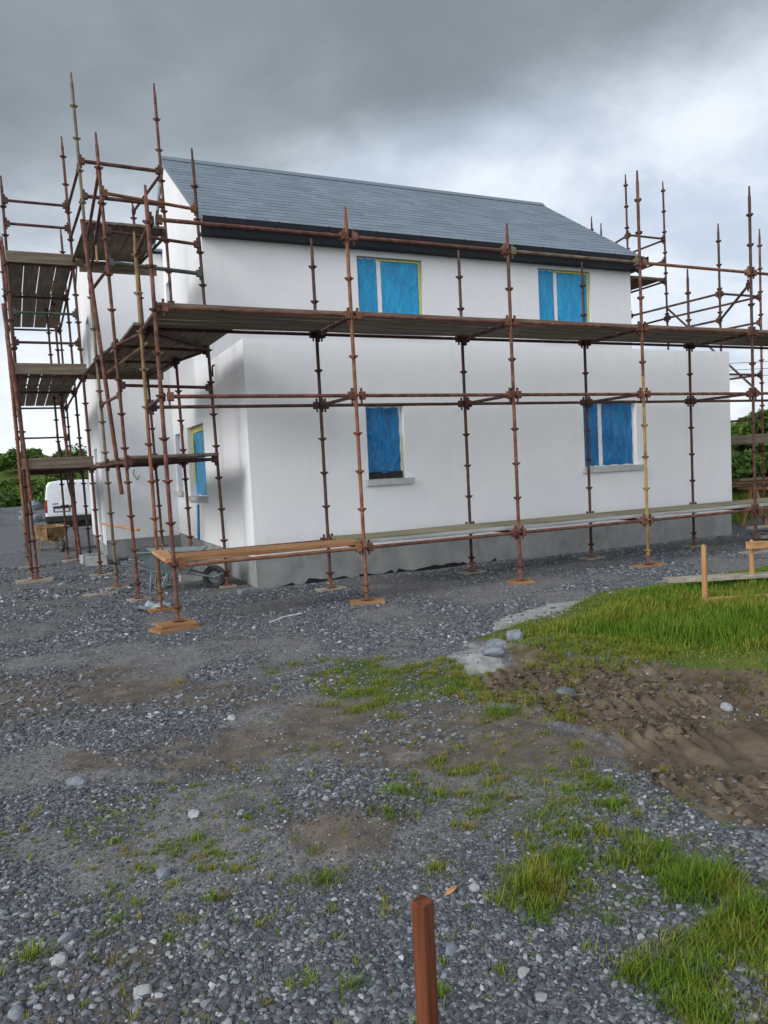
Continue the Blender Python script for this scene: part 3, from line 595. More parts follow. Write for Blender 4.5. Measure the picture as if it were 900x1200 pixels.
mb = MB(); mb.box(RX0+.0, RX1, 4.46, 4.49, ez-.30, ez-.03); mb.box(RX0+.0, RX1, 4.49, MY-.002, ez-.30, ez-.28); mb.obj('fascia', 'fascia', house)
mb = MB(); gp = [(4.33+.06*math.cos(t_), ez-.075+.075*math.sin(t_)) for t_ in np.linspace(math.pi, 2*math.pi, 9)]
gp = [(4.455, ez-.04), (4.455, ez-.13)] + [(4.455-.11*(1-math.cos(t_))/2-.0, ez-.13-.04*math.sin(t_)) for t_ in np.linspace(.3, math.pi, 7)] + [(4.345, ez-.035), (4.36, ez-.035), (4.37, ez-.06)]
mb.prism(gp, 'x', RX0+.02, RX1+.06); gut = mb.obj('gutter', 'fascia', house)
for k in range(11):
    mb = MB(); x = RX0+.4+k*.98; mb.box(x, x+.03, 4.335, 4.458, ez-.175, ez-.03); mb.obj('gutter_bracket', 'fascia', gut)
mb = MB(); mb.path([(RX1+.02, 4.39, ez-.13), (RX1+.02, 4.39, ez-.27), (RX1-.05, 4.5, ez-.36)], .036, 10); mb.obj('gutter_outlet', 'fascia', house)
# bargeboard strips on the gable verge
mb = MB()
for s_ in (1, -1):
    mb.beam((RX0+.012, 8-s_*3.6, roofz(4.4)-.075), (RX0+.012, 8, 8.66-.075), .02, .11, (0, 0, 1))
mb.obj('verge', 'sill', house)
mb = MB(); rr = random.Random(3); pts = []
x = GXW+.35
poly_t = []
while x < 6.0: poly_t.append((x, rr.uniform(-.04, .07))); x += rr.uniform(.05, .16)
for (xa, za), (xb, zb) in zip(poly_t, poly_t[1:]):
    if 3.05 < xa < 3.3: continue
    mb.add([(xa, FY-.006, -.3), (xb, FY-.006, -.3), (xb, FY-.006, zb), (xa, FY-.006, za), (xa, FY+.01, -.3), (xb, FY+.01, -.3), (xb, FY+.01, zb), (xa, FY+.01, za)], [(0, 1, 2, 3), (3, 2, 6, 7), (4, 5, 6, 7), (0, 3, 7, 4), (1, 2, 6, 5)])
mb.obj('damp_membrane', 'membrane', house)

def window(o, U, D, hole, kind, fm, sill=True, mull=None, tape=(), label=None, parent_label=None, bulge=1, sillw=.12):
    # o: wall origin function (u, v, d) -> xyz, d measured into the wall
    a_, b_, c_, d_ = hole; w = thing_part('window', house)
    if label: w['label'] = label
    def bx(mb_, u0, u1, v0, v1, e0, e1):
        vs = [o(u, v, e) for e in (e0, e1) for u, v in ((u0, v0), (u1, v0), (u1, v1), (u0, v1))]
        mb_.add(vs, [(0, 1, 2, 3), (4, 5, 6, 7), (0, 1, 5, 4), (1, 2, 6, 5), (2, 3, 7, 6), (3, 0, 4, 7)])
    fr = MB(); t = .055
    bx(fr, a_+.004, b_-.004, c_+.004, c_+t, D, D+.06); bx(fr, a_+.004, b_-.004, d_-t, d_-.004, D, D+.06); bx(fr, a_+.004, a_+t, c_+t+.001, d_-t-.001, D, D+.06); bx(fr, b_-t, b_-.004, c_+t+.001, d_-t-.001, D, D+.06)
    fr.obj('frame', 'frame', w)
    if mull:
        m_ = MB(); bx(m_, mull-.045, mull+.045, c_+t, d_-t, D-.012, D+.05); m_.obj('mullion', 'frame', w)
    panes = [(a_+t*.8, (mull-.05) if mull else b_-t*.95)] + ([(mull+.05, b_-t*.7)] if mull else [])
    for (u0, u1) in panes:
        f = MB(); nu, nv = 10, 16; ph = random.random()*9
        for j in range(nv+1):
            for i in range(nu+1):
                fu, fv = i/nu, j/nv; e = .010*math.sin(fu*5+ph+fv*3)+.008*math.sin(fv*9+ph*2+fu*4)
                edge_ = min(fu, 1-fu, fv, 1-fv); e = D-.018 + (e if edge_ > .02 else .006)
                ju = .006*math.sin(fv*23+ph) if i in (0, nu) else 0; jv = .010*math.sin(fu*15+ph) if j in (0, nv) else 0
                f.v.append(tuple(o(u0+(u1-u0)*fu+ju, c_+t*.5+(d_-c_-t)*fv+jv, e))); f.t.append(.5)
        for j in range(nv):
            for i in range(nu): k = j*(nu+1)+i; f.f.append((k, k+1, k+nu+2, k+nu+1))
        f.obj('protective_film', fm, w, True)
    for (u0, u1, v0, v1) in tape:
        tp = MB(); bx(tp, u0, u1, v0, v1, D-.03, D-.021); tp.obj('sealing_tape', 'tape', w)
    if sill:
        s_ = MB(); bx(s_, a_-.05, b_+sillw, c_-.10, c_+.002, -.07, D); s_.obj('sill', 'sill', w)
    return w
def thing_part(name, parent):
    o = bpy.data.objects.new(name, None); C.objects.link(o); o.parent = parent; o.matrix_parent_inverse = PINV(parent); return o
fF = lambda u, v, d: (u, FY+d, v); fM = lambda u, v, d: (u, MY+d, v); fG = lambda u, v, d: (GXW+d, u, v); fW = lambda u, v, d: (WX+d, u, v)
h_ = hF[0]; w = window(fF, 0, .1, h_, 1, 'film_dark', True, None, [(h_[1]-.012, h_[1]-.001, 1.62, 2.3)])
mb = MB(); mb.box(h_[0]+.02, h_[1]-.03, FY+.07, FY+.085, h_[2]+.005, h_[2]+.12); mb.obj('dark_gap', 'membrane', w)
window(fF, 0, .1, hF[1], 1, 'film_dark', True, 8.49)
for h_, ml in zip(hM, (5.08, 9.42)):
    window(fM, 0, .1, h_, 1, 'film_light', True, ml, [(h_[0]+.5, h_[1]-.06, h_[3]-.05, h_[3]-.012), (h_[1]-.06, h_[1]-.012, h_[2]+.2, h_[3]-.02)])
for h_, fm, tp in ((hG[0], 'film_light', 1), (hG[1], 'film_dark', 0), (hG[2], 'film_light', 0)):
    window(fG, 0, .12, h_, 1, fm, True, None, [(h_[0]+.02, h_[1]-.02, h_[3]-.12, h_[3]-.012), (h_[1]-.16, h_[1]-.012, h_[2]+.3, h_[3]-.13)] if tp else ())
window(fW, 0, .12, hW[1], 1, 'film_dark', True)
dr = thing_part('door', house)
mb = MB(); mb.box(WX+.13, WX+.17, 9.96, 10.89, .3, 2.54); mb.obj('door_leaf', 'frame', dr); mb = MB(); mb.box(WX+.115, WX+.128, 10.08, 10.78, .5, 2.4); mb.obj('protective_film', 'film_dark', dr)
mb = MB(); mb.tube((WX+.06, 10.1, 1.35), (WX+.13, 10.1, 1.35), .014); mb.tube((WX+.06, 10.1, 1.35), (WX+.06, 10.22, 1.35), .011); mb.obj('handle', 'zinc', dr)
mb = MB(); pv = [(6.45, 1.2), (6.55, 1.2), (6.6, .95), (6.68, .7), (6.72, .47), (6.6, .46), (6.56, .7), (6.5, .95)]
mb.prism(pv, 'x', GXW-.035, GXW-.012); mb.obj('loose_film_strip', 'film_light', house)
# service outlets and scraped patches on the gable
mb = MB(); mb.path([(GXW-.02, 7.6, 2.9), (GXW-.05, 7.58, 2.6), (GXW-.03, 7.63, 2.3), (GXW-.05, 7.6, 2.05)], .012); mb.path([(GXW-.02, 4.2, 3.7), (GXW-.06, 4.2, 3.68), (GXW-.06, 4.22, 3.5)], .016); mb.obj('service_cable', 'black_plastic', house)
mb = MB(); mb.path([(.65, WY0-.02, 2.0), (.62, WY0-.06, 1.9), (.7, WY0-.05, 1.75), (.75, WY0-.04, 1.85)], .01); mb.obj('service_cable', 'zinc', house)

# ------------------------------------------------------------------ scaffolding
def lugs(mb, p, r=.024):
    x, y, z = p
    for (ax_, ay_) in ((1, 0), (-1, 0), (0, 1), (0, -1)):
        px_, py_ = -ay_, ax_; w = .017
        pts_ = []
        for rad, zz in ((r*.8, -.024), (r*.8, .022), (.060, .022), (.060, .008)):
            for s_ in (-1, 1): pts_.append((x+ax_*rad+px_*w*s_, y+ay_*rad+py_*w*s_, z+zz))
        mb.add(pts_, [(0, 2, 4, 6), (1, 3, 5, 7), (0, 1, 3, 2), (2, 3, 5, 4), (4, 5, 7, 6), (6, 7, 1, 0)])
def standard(parent, foot, top, mat='rust', lug0=.74, jack=True, spigot=True):
    f, t = Vector(foot), Vector(top); d = (t-f); n = d.normalized(); mb = MB(); z0 = f.z
    at = lambda z: f + d*((z-z0)/d.z)
    mb.tube(at(z0+(.13 if jack else 0)), t-n*.17 if spigot else t, .0242, 12)
    if spigot: mb.tube(t-n*.17, t, .019, 10, .014)
    z = lug0-.495
    while z < z0+(.15 if jack else .02): z += .495
    while z < t.z-.12: lugs(mb, at(z)); z += .495
    o = mb.obj('standard', mat, parent)
    if jack:
        b = MB(); b.tube((f.x, f.y, z0+.005), at(z0+.16), .017, 8); b.box(f.x-.07, f.x+.07, f.y-.07, f.y+.07, z0, z0+.008); b.tube(at(z0+.10), at(z0+.135), .042, 8); b.obj('base_jack', 'rust_orange', o)
    return at
def bar(parent, name, p, q, mat='rust', r=.0242, ends=True):
    p, q = Vector(p), Vector(q); d = (q-p).normalized(); mb = MB(); mb.tube(p+d*.03, q-d*.03, r, 10)
    if ends:
        for e, s_ in ((p, 1), (q, -1)): c_ = e+d*s_*.05; mb.beam(c_-d*.035, c_+d*.035, .062, .105, (0, 0, 1), bev=.01)
        for e, s_ in ((p, 1), (q, -1)): c_ = e+d*s_*.035; mb.add([c_+Vector(v) for v in ((-.01, -.01, -.10), (.01, -.01, -.10), (.01, .01, -.10), (-.01, .01, -.10), (-.013, -.013, .10), (.013, -.013, .10), (.013, .013, .10), (-.013, .013, .10))], [(3, 2, 1, 0), (4, 5, 6, 7), (0, 1, 5, 4), (1, 2, 6, 5), (2, 3, 7, 6), (3, 0, 4, 7)])
    return mb.obj(name, mat, parent)
def board(p, q, mat, label, group, w=.215, th=.038, name='scaffold_board', sag=.004, cat='board'):
    p, q = Vector(p), Vector(q); d = (q-p).normalized(); a_ = d.cross(Vector((0, 0, 1))).normalized(); n = 6; b = .006
    mb = MB(); pr = [(-w/2+b, -th/2), (w/2-b, -th/2), (w/2, -th/2+b), (w/2, th/2-b), (w/2-b, th/2), (-w/2+b, th/2), (-w/2, th/2-b), (-w/2, -th/2+b)]; k = len(pr)
    tw = random.uniform(-.008, .008); bow = random.uniform(-1, 1)*sag; mid = (p+q)/2
    for i in range(n+1):
        f = i/n; c_ = p.lerp(q, f) - mid; e = -sag*4*f*(1-f)+bow*math.sin(f*5)
        for (u, v) in pr: mb.v.append(tuple(c_ + a_*u + Vector((0, 0, v + e + tw*u/w*(f-.5)*2)))); mb.t.append(.5)
    for i in range(n):
        for j in range(k): mb.f.append((i*k+j, i*k+(j+1) % k, (i+1)*k+(j+1) % k, (i+1)*k+j))
    mb.f += [tuple(range(k))[::-1], tuple(range(n*k, n*k+k))]
    o = mb.obj(name, mat, None); o.location = mid; return tag(o, label, cat, group)
def pad(x, y, w, d, th, mat, label, group=None, z=None, rot=0, name='sole_board'):
    z = hz(x, y)-.012 if z is None else z; mb = MB(); mb.beam((-w/2, 0, th/2), (w/2, 0, th/2), d, th, bev=.006)
    o = mb.obj(name, mat, None); o.location = (x, y, z); o.rotation_euler = (random.uniform(-.015, .015), random.uniform(-.015, .015), rot); return tag(o, label, 'sole board', group)
B = 2.44; IY = 1.35; ZL, ZM, ZP, ZR = .735, 2.72, 3.745, 4.745
FS = thing('front_scaffold', 'rusty tube scaffold along the front wall of the white house', 'scaffold', (6, .7, 0))
tops_o = [5.12, 5.12, 5.12, 6.14, 6.17, 6.0]; tops_i = [5.0, 5.11, 5.13, 5.11, 5.15, 5.4]
mo = ['rust', 'rust_orange', 'rust', 'steel_yellow', 'rust_dark', 'rust']; mi = ['rust_orange', 'rust_dark', 'rust_dark', 'rust_dark', 'rust_dark', 'rust']
lean = [-.05, -.03, -.01, -.01, 0, 0]
for k in range(6):
    fz = .05 if k else .09
    if k == 3:
        standard(FS, (B*k, 0, fz), (B*k-.004, 0, 3.0), 'steel_yellow', spigot=False); standard(FS, (B*k-.004, 0, 3.0), (B*k+lean[k], 0, tops_o[k]), 'rust', ZL+.495*5, jack=False)
    else: standard(FS, (B*k, 0, fz+.0), (B*k+lean[k], 0, tops_o[k]), mo[k])
    if k == 0:
        standard(FS, (B*k, IY, .04), (B*k-.015, IY, 2.6), 'rust_orange', spigot=False); standard(FS, (B*k-.015, IY, 2.6), (B*k+lean[k]*.5, IY, tops_i[k]), 'steel_buff', ZL+.495*4, jack=False)
    else: standard(FS, (B*k, IY, .04), (B*k+lean[k]*.5, IY, tops_i[k]), mi[k])
    # upper end of S3 is red, its lower length yellow; S0's inner partner has a buff upper length
for k in range(6):
    for z, m in ((ZL, 'rust'), (ZM, 'rust_dark'), (ZP-.02, 'rust_dark')): bar(FS, 'transom', (B*k, .03, z), (B*k, IY-.03, z), m)
bar(FS, 'guard_rail', (0, .03, ZR), (0, IY-.03, ZR), 'rust_dark', .03)
lm = ['rust_orange', 'rust', 'rust', 'rust', 'rust']
for k in range(5):
    x0, x1 = B*k+.03, B*(k+1)-.03
    bar(FS, 'ledger', (x0, 0, ZL), (x1, 0, ZL), lm[k]); bar(FS, 'ledger', (x0, IY, ZL), (x1, IY, ZL), 'rust_dark')
    bar(FS, 'ledger', (x0, 0, ZM), (x1, 0, ZM), 'rust'); bar(FS, 'ledger', (x0, IY, ZM), (x1, IY, ZM), 'rust_dark')
    bar(FS, 'ledger', (x0, 0, ZP), (x1, 0, ZP), 'rust'); bar(FS, 'ledger', (x0, IY, ZP), (x1, IY, ZP), 'rust_dark')
    bar(FS, 'guard_rail', (x0, 0, ZR), (x1, 0, ZR), 'steel_olive' if k == 2 else ('rust_orange' if k == 3 else 'rust'))
bayn = ['by the near house corner', 'above the small ground window', 'midway along the front', 'above the wide ground window', 'past the right house end']
for k in range(5):
    for j in range(5):
        y = .14 + j*.265; z = ZP+.024+.022
        board((B*k+.02, y, z), (B*(k+1)-.02, y, z), 'board_x', 'weathered board of the high front walkway '+bayn[k], 'high front walkway boards '+bayn[k])
# low lift
for j, (y, z) in enumerate(((.16, .80), (.40, .80))):
    board((.02, y, z), (2.42, y+.02, z), 'timber_x', ['orange timber plank on the low lift at the near corner, outer of the two', 'orange timber plank on the low lift at the near corner, inner of the two'][j], 'orange planks on the low lift', .225, .06)
board((-.02, .05, .80), (.0, 1.25, .80), 'newtimber_y', 'short pale plank closing the end of the low lift at the corner', None, .16, .05)
lown = ['below the small window', 'midway along the wall', 'below the wide window', 'right of the yellow pole']
for k in range(1, 5):
    for j in range(3):
        board((B*k+.02, .74+j*.235, .785), (B*(k+1)-.02, .74+j*.235, .785), 'moss_x', 'mossy grey board of the low front walkway, '+lown[k-1], 'low walkway boards '+lown[k-1])
    board((B*k+.02, .30, .785), (B*(k+1)-.02, .30, .785), 'greyb_x', 'bleached pale board on the low walkway outer side, '+lown[k-1], None)
# sole boards under the front scaffold
pad(-.06, -.02, .50, .30, .05, 'timber_x', 'thick orange timber pad at the bottom of the pair under the front corner standard', None, None, .35)
pad(-.03, .0, .42, .26, .045, 'timber_x', 'orange timber pad on top of another, under the front corner standard', None, hz(0, 0)+.036, .15)
pad(B, 0, .46, .25, .05, 'timber_x', 'orange timber pad under the standard left of the small window', None, None, -.35)
pad(2*B, 0, .34, .22, .05, 'timber_x', 'orange timber pad under the standard in the middle of the front', None, None, -.2)
pad(3*B, 0, .62, .24, .04, 'timber_x', 'rusty brown timber pad under the yellow standard', None, None, .05)
pad(4*B, 0, .6, .24, .04, 'paleboard_x', 'pale timber pad under the outer standard furthest right', None, None, .05)
pad(0, IY, .34, .2, .05, 'timber_y', 'small orange timber pad under the inner corner standard', None, None, .1)
for k in range(1, 5): pad(B*k, IY, .42, .22, .04, 'paleboard_x', 'pale dirty timber pad under the inner standard '+['beside the house corner', 'between the ground-floor windows', 'left of the yellow pole', 'nearest the right end of the wall'][k-1], None, None, .05)

GS = thing('gable_scaffold', 'rusty tall tube scaffold with three lifts around the left gable of the house', 'scaffold', (.5, 4, 0))
S_x = standard(GS, (1.23, 2.76, .03), (1.09, 2.76, 6.76), 'rust_dark', .74)
S_a = standard(GS, (-.16, 2.45, .04), (-.31, 2.45, 6.68), 'rust', .74)
S_b = standard(GS, (-.32, 3.95, .05), (-.47, 3.95, 8.19), 'steel_olive', .74)
S_e = standard(GS, (.92, 4.0, .52), (.80, 4.0, 8.25), 'rust', .74)
S_d = standard(GS, (.74, 6.0, .37), (.60, 6.0, 7.0), 'rust_dark', .74)
S_c = standard(GS, (-.42, 6.0, .05), (-.56, 6.0, 8.03), 'rust', .74)
S_f = standard(GS, (-.44, 8.6, .04), (-.56, 8.6, 7.2), 'rust_dark', .74)
def link(parent, name, A_, B_, za, zb=None, mat='rust', **k): return bar(parent, name, A_(za), B_(za if zb is None else zb), mat, **k)
for z, m in ((5.85, 'rust_orange'), (5.32, 'rust_dark'), (4.88, 'steel_green'), (3.14, 'rust_dark'), (3.70, 'rust_dark'), (2.03, 'rust_dark')): link(GS, 'guard_rail' if z not in (3.70, 2.03) else 'transom', S_a, S_x, z, None, m, r=.03 if z == 4.88 else .0242)
for z, m in ((6.84, 'rust_dark'), (6.3, 'rust_dark'), (5.80, 'rust_dark'), (3.70, 'rust_dark'), (2.03, 'rust_dark')): link(GS, 'transom', S_b, S_e, z, None, m, r=.03 if z > 6 else .0242)
for z in (6.76, 6.22, 5.80, 3.72, 2.03): link(GS, 'ledger', S_b, S_c, z, None, 'rust_dark')
for z in (6.8, 5.80, 3.72, 2.03): link(GS, 'ledger', S_e, S_d, z, None, 'rust_dark')
for z in (5.80, 3.72, 2.03): link(GS, 'transom', S_c, S_d, z, None, 'rust_dark')
for z in (3.72, 2.03, 3.0, 4.8): link(GS, 'ledger', S_a, S_b, z, None, 'rust_dark' if z != 3.0 else 'rust')
for z in (3.72, 2.03): link(GS, 'ledger', S_x, S_e, z, None, 'rust_dark')
bar(GS, 'brace', S_a(6.15), S_b(5.55), 'rust'); bar(GS, 'brace', S_a(5.75), S_b(5.0), 'rust_dark')
bar(GS, 'brace', (-.51, 3.3, 5.75), (-.21, 3.3, 1.52), 'rust', .033, ends=False)
bar(GS, 'brace', (-.40, 2.55, 4.9), (-.28, 3.9, 5.75), 'steel_buff', .016, ends=False)
bar(GS, 'brace', (.09, 1.45, 3.60), (-.18, 4.6, 3.60), 'steel_buff', .024, ends=False)
bar(GS, 'transom', (0, IY+.03, 3.70), S_a(3.70)+Vector((0, 0, 0)), 'rust_dark'); bar(GS, 'ledger', (.02, IY+.03, 3.72), S_x(3.72), 'rust_dark')
bar(GS, 'spare_timber_rail', (-.40, 5.2, 1.02), (.0, 3.2, .98), 'newtimber_y', .022, ends=False)
def deckY(xa0, xa1, y0, xb0, xb1, y1, z, n, mat, label, group):
    for j in range(n):
        f = (j+.5)/n; w = (xa1-xa0)/n-random.choice((.004, .006, .006, .02)); board((xa0+(xa1-xa0)*f, y0, z), (xb0+(xb1-xb0)*f, y1, z), mat, label, group, w)
deckY(-.12, 1.22, 1.30, -.20, 1.15, 3.6, 3.80, 5, 'board_y', 'weathered scaffold board of the gable walkway just round the house corner', 'gable walkway boards near the corner')
deckY(-.30, 1.08, 3.62, -.42, .95, 6.0, 3.80, 5, 'board_y', 'weathered scaffold board of the gable walkway in front of the rear wing', 'gable walkway boards near the rear wing')
deckY(-.16, 1.16, 2.42, -.38, .95, 6.0, 2.10, 5, 'board_y', 'scaffold board of the lowest gable deck beside the blue gable window', 'lowest gable deck boards')
deckY(-.42, .80, 3.85, -.48, .66, 6.0, 5.88, 5, 'board_y', 'scaffold board of the highest deck, beside the top of the gable', 'highest gable deck boards')
pad(-.16, 2.45, .3, .2, .045, 'paleboard_x', 'pale dirty timber pad under the second standard along the gable', None, None, .3)
pad(-.32, 3.95, .36, .22, .045, 'paleboard_y', 'brown timber pad under the green-brown standard beside the grey wheelbarrow', None, None, .1)
pad(-.42, 6.0, .4, .24, .045, 'paleboard_x', 'pale timber pad under the standard in front of the rear wing', None, None, 0)
pad(1.23, 2.76, .25, .2, .04, 'paleboard_x', 'dirty timber pad under the standard by the house corner on the gable side', None, None, 0)
pad(.74, 6.0, .5, .26, .045, 'paleboard_x', 'timber pad on the rubble heap in front of the rear wing', None, .33, .1)

TS = thing('tower_scaffold', 'rusty three-lift scaffold bay at the far left with leaning spare tubes', 'scaffold', (-1.1, 8, 0))
T1 = standard(TS, (-1.59, 6.0, .05), (-1.60, 6.0, 7.22), 'rust_dark'); T1b = standard(TS, (-1.50, 6.12, .06), (-1.66, 6.12, 6.2), 'rust'); 
T2 = standard(TS, (-1.66, 8.6, .02), (-1.74, 8.6, 7.0), 'rust'); T3 = standard(TS, (-1.74, 12.3, .02), (-1.80, 12.3, 6.9), 'rust_dark')
T4 = standard(TS, (-.50, 12.3, .02), (-.58, 12.3, 6.9), 'rust_dark'); T5 = standard(TS, (-.85, 9.9, .02), (-.92, 9.9, 6.4), 'rust_dark'); T6 = standard(TS, (-.68, 9.2, .02), (-.80, 9.2, 6.4), 'rust')
bar(TS, 'spare_tube', (-1.50, 5.9, 1.45), (-1.72, 5.9, 5.0), 'rust', .034, ends=False)
bar(TS, 'spare_tube', (-1.64, 5.93, .9), (-1.70, 5.93, 4.6), 'rust_orange', .026, ends=False)
bar(TS, 'brace', (-1.66, 6.2, 3.05), (-1.76, 8.5, 4.9), 'rust_dark', .022, ends=False)
bar(TS, 'spare_tube', (-.62, 9.1, .1), (-.78, 9.25, 3.6), 'rust', .036, ends=False)
bar(TS, 'brace', (-.90, 9.8, 2.9), (-.50, 12.2, .7), 'rust_dark', .022, ends=False)
for z, m in ((6.80, 'rust_dark'), (6.40, 'rust_dark'), (5.70, 'rust_dark'), (4.85, 'steel_green'), (4.32, 'rust_dark'), (3.71, 'rust_dark'), (2.03, 'rust_dark'), (5.1, 'steel_green')):
    if z == 5.1: continue
    link(TS, 'ledger', T1, S_c, z, None, m)
for z in (5.70, 4.75, 4.3, 3.71, 2.95, 2.03): link(TS, 'ledger', T3, T4, z, None, 'rust_dark')
for z in (5.70, 3.71, 2.03):
    link(TS, 'transom', T1, T2, z, None, 'rust_dark'); link(TS, 'transom', T2, T3, z, None, 'rust_dark'); link(TS, 'transom', S_c, S_f, z, None, 'rust_dark'); link(TS, 'transom', S_f, T4, z, None, 'rust_dark'); link(TS, 'ledger', T2, S_f, z, None, 'rust_dark')
for z, nm, gs in ((5.78, 'top', 4), (3.79, 'middle', 5), (2.10, 'lowest', 5)):
    deckY(-1.60, -.52, 6.0, -1.68, -.58, 8.6, z, gs, 'board_y', 'scaffold board of the far left tower, %s deck, near bay' % nm, 'near %s tower deck boards' % nm)
    deckY(-1.66, -.56, 8.62, -1.76, -.60, 12.3, z, gs, 'board_y', 'scaffold board of the far left tower, %s deck, far bay' % nm, 'far %s tower deck boards' % nm)
for z, nm in ((5.70, 'topmost'), (3.73, 'middle'), (2.03, 'lowest')):
    o = board((-1.62, 5.93, z+.11), (-.42 if z < 5 else -.3, 5.93, z+.11), 'board_x', 'scaffold board on edge across the front of the tower\'s %s deck' % nm, None, .05, .20, 'toe_board', .001)
for z, nm in ((5.62, 'highest'), (3.66, 'middle')):
    board((-.42, 5.94, z+.10), (.95, 5.94, z+.10), 'board_x', 'scaffold board on edge at the back of the gable\'s %s deck' % nm, None, .05, .20, 'toe_board', .001)
pad(-1.56, 6.02, .6, .32, .06, 'paleboard_x', 'large pale timber pad under the leftmost scaffold standards', None, None, .1)
pad(-1.66, 8.6, .4, .25, .05, 'paleboard_x', 'pale pad under the outer tower standard in the middle row', None, None, .1)
pad(-.72, 9.3, .5, .3, .04, 'paleboard_x', 'pale pad under the red double tube near the white van', None, None, .3)

RS = thing('side_scaffold', 'dark rusty tube scaffold beyond the right end of the house', 'scaffold', (12.6, 4, 0))
Q1 = standard(RS, (12.05, 2.62, .03), (12.03, 2.62, 6.56), 'rust_dark'); Q2 = standard(RS, (13.26, 2.62, .0), (13.28, 2.62, 6.56), 'rust')
Q3 = standard(RS, (11.82, 5.05, .03), (11.80, 5.05, 8.43), 'rust_dark'); Q4 = standard(RS, (13.06, 5.05, .03), (12.98, 5.05, 8.40), 'rust_dark')
Q5 = standard(RS, (12.2, 6.75, .03), (12.2, 6.75, 8.02), 'rust_dark'); Q7 = standard(RS, (12.2, 6.4, .03), (12.2, 6.4, 7.74), 'rust_dark'); Q6 = standard(RS, (13.05, 6.75, .03), (13.0, 6.75, 7.2), 'rust_dark')
for z in (5.10, 3.4): link(RS, 'transom', Q1, Q2, z, None, 'rust_dark'); 
for z in (7.02, 6.0): link(RS, 'transom', Q3, Q4, z, None, 'rust_dark')
for z in (5.10, 4.55, 3.4): link(RS, 'ledger', Q1, Q3, z, None, 'rust_dark'); link(RS, 'ledger', Q2, Q4, z, None, 'rust_dark')
for z in (7.0, 6.5, 6.0, 5.1): link(RS, 'ledger', Q4, Q6, z, None, 'rust_dark'); link(RS, 'ledger', Q3, Q5, z, None, 'rust_dark')
link(RS, 'transom', Q5, Q6, 6.0, None, 'rust_dark'); link(RS, 'transom', Q1, Q2, 2.35, 2.5, 'rust_dark')
bar(RS, 'brace', Q4(5.35), Q2(2.95), 'rust_dark', ends=False)
bar(RS, 'guard_rail', (9.76, .05, 4.55), Q1(4.55), 'rust_dark'); bar(RS, 'guard_rail', (12.2, .0, 4.745), (13.3, .0, 4.745), 'rust')
deckY(11.9, 13.0, 5.1, 12.0, 12.98, 6.75, 6.07, 4, 'board_y', 'scaffold board of the small high deck behind the right gable', 'right gable high deck boards')
board((12.1, 2.5, 1.98), (14.6, 2.5, 2.02), 'board_x', 'brown board laid along the right scaffold in front of the hedge', None, .05, .2)

# ------------------------------------------------------------------ wheelbarrows
def barrow(name, label, loc, rot, tray_mat, frame_mat):
    # built along +X: wheel at the front (+X), handles behind (-X)
    w = thing(name, label, 'wheelbarrow', loc, 'wheelbarrows'); w.rotation_euler = (0, 0, rot); bpy.context.view_layer.update()
    def fin(mb, nm, mat, par=w, sm=False):
        o = mb.obj(nm, mat, None, sm); o.parent = par; return o
    mb = MB()
    bot = [(-.26, -.22, .33), (.26, -.18, .26), (.26, .18, .26), (-.26, .22, .33)]; top = [(-.44, -.33, .66), (.54, -.30, .64), (.54, .30, .64), (-.44, .33, .66)]
    inn = [(x*.96+.003, y*.95, z) for x, y, z in top]; inb = [(x*.95+.003, y*.94, z+.012) for x, y, z in bot]
    V = bot+top+inn+inb
    mb.add(V, [(0, 3, 2, 1), (12, 13, 14, 15)] + [(i, (i+1) % 4, 4+(i+1) % 4, 4+i) for i in range(4)] + [(4+i, 4+(i+1) % 4, 8+(i+1) % 4, 8+i) for i in range(4)] + [(8+i, 8+(i+1) % 4, 12+(i+1) % 4, 12+i) for i in range(4)])
    tray = fin(mb, 'tray', tray_mat)
    rim = MB(); rim.path(top+[top[0]], .014, 8); o = rim.obj('rim', tray_mat, None); o.parent = tray
    for s_ in (-1, 1):
        f = MB(); f.path([(.66, s_*.09, .19), (.30, s_*.15, .285), (-.22, s_*.22, .345), (-.62, s_*.27, .50), (-.82, s_*.28, .53)], .017, 8); fr = fin(f, 'handle', frame_mat)
        g = MB(); g.tube((-.70, s_*.275, .515), (-.84, s_*.28, .533), .022, 8); gg = g.obj('grip', 'black_plastic', None); gg.parent = fr
        l = MB(); l.path([(-.02, s_*.185, .325), (-.17, s_*.23, .02), (-.30, s_*.23, .02), (-.26, s_*.225, .35)], .015, 8); fin(l, 'leg', frame_mat)
    l = MB(); l.tube((-.23, -.23, .03), (-.23, .23, .03), .012, 6); fin(l, 'cross_bar', frame_mat)
    l = MB(); l.path([(.66, -.09, .19), (.80, -.09, .24), (.80, .09, .24), (.66, .09, .19)], .013, 8); fin(l, 'nose_guard', frame_mat)
    wh = MB(); n = 28; prof = [(.09, -.03), (.165, -.042), (.182, -.025), (.186, 0), (.182, .025), (.165, .042), (.09, .03)]
    for i in range(n):
        t_ = 2*math.pi*i/n
        for (r_, y_) in prof: wh.v.append((.66+r_*math.cos(t_), y_, .186+r_*math.sin(t_))); wh.t.append(.5)
    k = len(prof)
    for i in range(n):
        for j in range(k): wh.f.append((i*k+j, i*k+(j+1) % k, ((i+1) % n)*k+(j+1) % k, ((i+1) % n)*k+j))
    wheel = fin(wh, 'wheel', 'rubber', sm=True)
    h_ = MB(); h_.tube((.66, -.03, .186), (.66, .03, .186), .095, 20); h_.tube((.66, -.095, .186), (.66, .095, .186), .022, 10); h_.tube((.66, -.04, .186), (.66, .04, .186), .055, 14); o = h_.obj('rim', 'zinc', None); o.parent = wheel
    return w
